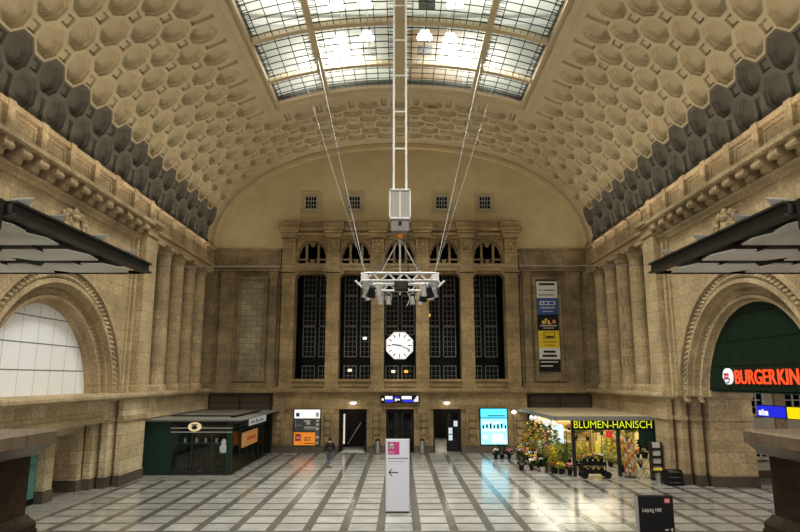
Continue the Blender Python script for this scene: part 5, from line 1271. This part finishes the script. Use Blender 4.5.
# more stock standing deeper in the shop
for j in range(10):
    kd = ('tall','bouquet','bush')[j%3]; gi = (1,0,1)[j%3]; pk = PK[(j*3)%5]
    x = 12.95+.35*(j%2) if j < 6 else 10.75+.25*(j%2); y = 37.2+1.1*j if j < 6 else 38+1.5*(j-6)
    plant(kd, gi, pk if kd == 'bouquet' else ('yellow' if kd == 'tall' else None), (x,y,0), '%s on the shop floor %s, %s from the entrance' % ({'tall':'tall yellow-green plant','bouquet':'bucket of %s blossoms' % pk,'bush':'bushy yellow-green plant'}[kd], 'along the side wall' if j < 6 else 'along the glass flank', ORD[j if j < 6 else j-6]), 'plants on the shop floor', 1.15 if kd == 'tall' else 1.0)
# wire stand with cards, metal stand, bicycle-like rack, newspaper stand, crates, zinc bucket
t2 = thing('card_stand', 'slim metal stand full of small goods at the shop entrance', 'stand', (12.65,35.3,0)); m = MB(); m.cyl((12.65,35.3,.05),(12.65,35.3,2.05),.03,n=8); m.lathe((12.65,35.3,0),[(.32,0),(.32,.05)],16); obj('pole', m, STEEL, t2)
for kz in range(7):
    m = MB(); z = .3+.26*kz; rg = [(12.65+.27*math.cos(2*PI*i/10),35.3+.27*math.sin(2*PI*i/10),z) for i in range(10)]
    for a, b in zip(rg, rg[1:]+rg[:1]): m.bar(a,b,.02)
    obj('wire_ring', m, CHROME, t2)
for q, mt in ((0,WHITEP),(1,YELLP),(2,REDP)):
    for kz in range(7):
        for i in range(10):
            if (i+kz*2) % 3 == q: m = MB(); a = 2*PI*i/10; m.bar((12.65+.29*math.cos(a),35.3+.29*math.sin(a),.3+.26*kz),(12.65+.30*math.cos(a),35.3+.30*math.sin(a),.48+.26*kz),.10,.012,up=(math.cos(a),math.sin(a),0)); obj('card', m, mt, t2)
t2 = thing('folding_rack', 'crossed metal folding rack with trays before the shop window', 'rack', (13.15,34.9,0)); m = MB()
for y in (34.65,35.1):
    m.bar((12.9,y,.03),(13.5,y,1.0),.035); m.bar((13.5,y,.03),(12.9,y,1.0),.035); m.bar((12.85,y,1.0),(13.6,y,1.0),.03); m.bar((12.9,y,.52),(13.5,y,.52),.025)
for x in (12.9,13.5): m.bar((x,34.65,.04),(x,35.1,.04),.03); m.bar((x,34.65,1.0),(x,35.1,1.0),.03)
obj('frame', m, CHROME, t2); m = MB(); m.box(12.9,13.55,34.68,35.08,1.0,1.05); m.box(12.92,13.5,34.68,35.08,.52,.56); obj('tray', m, LGREY, t2)
plant('bush', 2, None, (13.35,34.88,1.05), 'dark green bush on top of the crossed folding rack', 'plants on the folding rack', 1.15); plant('bouquet', 2, 'red', (13.0,34.88,1.05), 'bucket of red blossoms on top of the crossed folding rack', 'plants on the folding rack', .7); plant('bouquet', 0, 'white', (13.1,34.88,.56), 'bucket of white blossoms on the lower tray of the folding rack', 'plants on the folding rack', .7)
t2 = thing('newspaper_stand', 'white upright newspaper stand before the stone jamb', 'stand', (13.75,34.3,0)); m = MB(); m.box(13.45,14.0,34.28,34.34,.12,1.95); obj('back_panel', m, LGREY, t2)
for kz in range(4): m = MB(); z = .35+.4*kz; m.box(13.5,13.95,34.14,34.28,z,z+.03); m.box(13.5,13.95,34.14,34.16,z,z+.12); obj('pocket', m, STEEL, t2); m = MB(); m.box(13.53,13.92,34.18,34.24,z+.03,z+.33); obj('papers', m, WHITEP, t2)
m = MB(); m.box(13.43,13.47,34.1,34.5,0,1.98); m.box(13.98,14.02,34.1,34.5,0,1.98); m.box(13.43,14.02,34.1,34.5,.08,.12); obj('frame', m, STEEL, t2)
t2 = thing('flower_bucket', 'zinc bucket of yellow flowers on the floor before the newspaper stand', 'flowers', (13.45,33.35,0)); m = MB(); m.lathe((13.45,33.35,0),[(.14,0),(.17,.5),(.18,.52),(.15,.52)],14); obj('bucket', m, CHROME, t2); rr = random.Random(2)
m = MB(); leaves(m,(13.45,33.35,.45),.22,.14,50,.18,rr); obj('foliage', m, GREENS[2], t2); m = MB()
for i in range(44): a = rr.uniform(0,2*PI); q = rr.random()**.5*.26; m.ball((13.45+q*math.cos(a),33.35+q*math.sin(a),.68+.06*rr.random()-q*.2),.05,6,4,(1,1,.6))
obj('blossoms', m, PET['yellow'], t2)
cr = thing('flower_crate', 'black slatted crate at the bottom of the stack by the jamb', 'crate', (13.88,32.72,0), group='black crates by the jamb', local=True); m = MB(); m.box(-.38,.38,-.25,.25,0,.03)
for z in (.05,.12,.19):
    for y in (-.25,.25): m.box(-.38,.38,y-.012,y+.012,z,z+.045)
    for x in (-.38,.38): m.box(x-.012,x+.012,-.25,.25,z,z+.045)
for x in (-.37,.37):
    for y in (-.24,.24): m.box(x-.02,x+.02,y-.02,y+.02,0,.25)
obj('slats', m, BLACKM, cr); m = MB(); m.bar((-.3,-.262,.16),(.3,-.262,.16),.02); obj('grip', m, CHROME, cr)
copy_tree(cr, (13.88,32.72,.255), label='black slatted crate in the middle of the stack by the jamb'); copy_tree(cr, (13.88,32.72,.51), label='black slatted crate on top of the stack by the jamb')
# small white spot lamp at the shop roof corner
t2 = thing('wall_lamp', 'small white lamp on the stone pier beside the cyan screen', 'lamp', (8.35,46.45,2.9)); m = MB(); m.box(8.25,8.45,46.3,46.5,2.95,3.05); obj('bracket', m, STEEL, t2); m = MB(); m.ball((8.35,46.28,2.92),.15,10,6,(1,1,.8)); obj('diffuser', m, LAMP_E, t2)

# ------------------------------------------------------------------ walking person
def skin_mesh(name, joints, edges, mat, parent, sub=1):
    me = bpy.data.meshes.new(name); me.from_pydata([j[:3] for j in joints], edges, []); o = bpy.data.objects.new(name, me); C.objects.link(o)
    sk = o.modifiers.new('Skin','SKIN'); o.modifiers.new('Sub','SUBSURF').levels = sub
    for i, j in enumerate(joints): v = me.skin_vertices[0].data[i]; v.radius = (j[3], j[4] if len(j) > 4 else j[3]); v.use_root = (i == 0)
    dg = bpy.context.evaluated_depsgraph_get(); m2 = bpy.data.meshes.new_from_object(o.evaluated_get(dg)); bpy.data.objects.remove(o)
    m2.name = name; m2.materials.clear(); m2.materials.append(mat)
    for p in m2.polygons: p.use_smooth = True
    o = bpy.data.objects.new(name, m2); C.objects.link(o); o.parent = parent; return o
pt = thing('person', 'person in dark jacket with a black backpack walking across the hall', 'person', (-4.27,38.85,0), 0.15, local=True)
J = [(0,0,.93,.13,.10),(-.09,.02,.88,.10,.10),(-.10,.10,.50,.07,.075),(-.10,-.02,.12,.05,.05),(-.10,.10,.04,.045,.04),(.09,-.01,.88,.10,.10),(.09,.12,.50,.07,.075),(.08,-.22,.20,.05,.05),(.08,-.16,.05,.045,.04),
     (0,.01,1.12,.14,.10),(0,.0,1.32,.17,.11),(0,0,1.44,.10,.08),(0,.02,1.52,.055,.055),(0,.04,1.60,.085,.095),(0,.04,1.70,.075,.085),
     (-.20,0,1.40,.07,.07),(-.27,-.06,1.13,.05,.05),(-.29,.04,.90,.038,.038),(.20,0,1.40,.07,.07),(.27,.02,1.13,.05,.05),(.25,.16,.93,.038,.038)]
E_ = [(0,1),(1,2),(2,3),(3,4),(0,5),(5,6),(6,7),(7,8),(0,9),(9,10),(10,11),(11,12),(12,13),(13,14),(11,15),(15,16),(16,17),(11,18),(18,19),(19,20)]
skin_mesh('body', J, E_, SKIN, pt, 2)
JKT = plain('black_jacket', (.012,.012,.014), .8); JEAN = plain('grey_jeans', (.10,.12,.17), .8)
JJ = [(0,.0,.86,.185,.155),(0,.01,1.12,.19,.15),(0,.0,1.33,.21,.15),(0,0,1.46,.115,.095),(-.20,0,1.41,.09,.09),(-.275,-.06,1.13,.065,.065),(-.295,.03,.93,.052,.052),(.20,0,1.41,.09,.09),(.275,.02,1.13,.065,.065),(.255,.14,.96,.052,.052)]
skin_mesh('jacket', JJ, [(0,1),(1,2),(2,3),(3,4),(4,5),(5,6),(3,7),(7,8),(8,9)], JKT, pt, 2)
TJ = [(0,0,1.0,.16,.135),(-.09,.02,.86,.12,.12),(-.10,.10,.50,.088,.092),(-.10,-.02,.11,.07,.072),(.09,-.01,.86,.12,.12),(.09,.12,.50,.088,.092),(.08,-.21,.20,.068,.07)]
skin_mesh('trousers', TJ, [(0,1),(1,2),(2,3),(0,4),(4,5),(5,6)], JEAN, pt, 2)
m = MB(); m.ball((0,.035,1.675),.112,12,8,(.95,1,1.0)); obj('hair', m, BLACKM, pt, smooth=True)
for (x,y,z) in ((-.10,.05,.045),(.08,-.18,.07)): m = MB(); m.ball((x,y,z),.1,10,6,(.5,1.35,.45)); obj('shoe', m, BLACKM, pt, smooth=True)
for sx, hx, hy, hz in ((-1,-.295,.05,.87),(1,.25,.175,.895)):
    m = MB(); m.ball((hx,hy,hz),.045,8,6,(.6,1,1.1))
    for f in range(4): m.cyl((hx,hy-.03+.02*f,hz-.03),(hx-sx*.01,hy-.025+.02*f,hz-.10+.008*abs(f-1)),.011,.008,n=6)
    m.cyl((hx,hy+.04,hz),(hx-sx*.01,hy+.07,hz-.055),.012,.009,n=6); obj('hand', m, SKIN, pt)
bp_ = thing('backpack', 'black backpack worn by the walking person', 'backpack', (-4.27,38.85,0), 0.15, local=True)
m = MB(); m.box(-.16,.16,-.30,-.13,1.0,1.43); obj('bag', m, BLACKM, bp_, bevel=.05); m = MB(); m.box(-.12,.12,-.35,-.29,1.03,1.24); obj('pocket', m, plain('bag_pocket',(.03,.03,.035),.7), bp_, bevel=.03)
for q in (-.11,.11): m = MB(); m.bar((q,-.16,1.42),(q,.06,1.47),.05,.015); m.bar((q,.06,1.47),(q,.12,1.2),.05,.015); m.bar((q,.12,1.2),(q,-.14,1.05),.05,.015); obj('strap', m, BLACKM, bp_)

# ------------------------------------------------------------------ lights
def area(name, loc, target, sx, sy, power, col=(1,.86,.66), spread=PI):
    l = bpy.data.lights.new(name,'AREA'); l.shape = 'RECTANGLE'; l.size = sx; l.size_y = sy; l.energy = power; l.color = col; l.spread = spread
    o = bpy.data.objects.new(name, l); C.objects.link(o); o.location = loc
    z = (Vector(loc)-Vector(target)).normalized(); y = Vector((0,1,0)); y = (y-z*y.dot(z)).normalized(); x = y.cross(z)
    o.rotation_euler = Matrix((x,y,z)).transposed().to_euler(); return o
def point(name, loc, power, col=(1,.86,.66), r=.15):
    l = bpy.data.lights.new(name,'POINT'); l.energy = power; l.color = col; l.shadow_soft_size = r
    o = bpy.data.objects.new(name, l); C.objects.link(o); o.location = loc; return o
WARM = (1,.88,.68); NEU = (1,.93,.82)
# ceiling lamps of the concourse behind the camera
for x in (-9,-3,3,9): area('concourse_lamp', (x,-3,14.6), (x*.8,22,4), 3, 1.5, 620, NEU)
for x in (-9,9): area('low_fill_light', (x,-4,6.5), (-x*1.3,32,2.5), 2, .6, 620, NEU, 2.0)  # unseen fill lights added to brighten the louvres and lower walls
# strip uplights lying on both side cornices and on the end cornice
for s in (-1,1):
    for k in range(9): area('cornice_strip', (s*13.5,11+4*k,14.25), (s*5,11+4*k,30), .25, 3.6, 122, WARM)
area('end_cornice_strip', (0,46.1,17.6), (0,41,30), 16, .2, 150, WARM, 2.2)
# attic floodlights shining on the attic roof, and down through the glass
for x, y in ((-9,14),(9,14),(-9,26),(9,26),(-9,36),(9,36)):
    area('attic_lamp', (x,y,25.5), (x*.3,y+2,31), 2, 1, 1050 if x < 0 else 520, (1,.97,.88) if x < 0 else (.93,1,.93))
for x in (-4,4):
    for y in (16,25,33): area('attic_downlight', (x,y,27), (x,y+2,0), 1.2, 1.2, 2300, (1,.95,.86), 1.75)
# flower shop daylight tubes
for y in (37.5,41,44.5): area('shop_tube', (11.9,y,2.88), (11.9,y,0), 4, 2.6, 170, (1,.92,.68))
area('shop_flank_tube', (9.0,40.5,2.99), (8.7,40.5,0), .6, 9, 200, (1,.95,.75))
# unseen light added to brighten the passage facade behind the green panel
area('passage_fill_light', (19.5,29,5.1), (19.5,31,0), 2, 1, 220, NEU)
# lobby lamps
for x in (-4,4): point('lobby_lamp', (x,48.6,3.6), 60, (1,.93,.82), .2)
wd = bpy.data.worlds.new('night'); bpy.context.scene.world = wd; wd.use_nodes = True
wd.node_tree.nodes['Background'].inputs[0].default_value = (.012,.013,.018,1); wd.node_tree.nodes['Background'].inputs[1].default_value = 1
vs = bpy.context.scene.view_settings; vs.view_transform = 'Standard'; vs.look = 'None'; vs.exposure = -0.44; vs.gamma = 1; vs.use_curve_mapping = False

for o in bpy.data.objects:
    if '_local' in o: del o['_local']
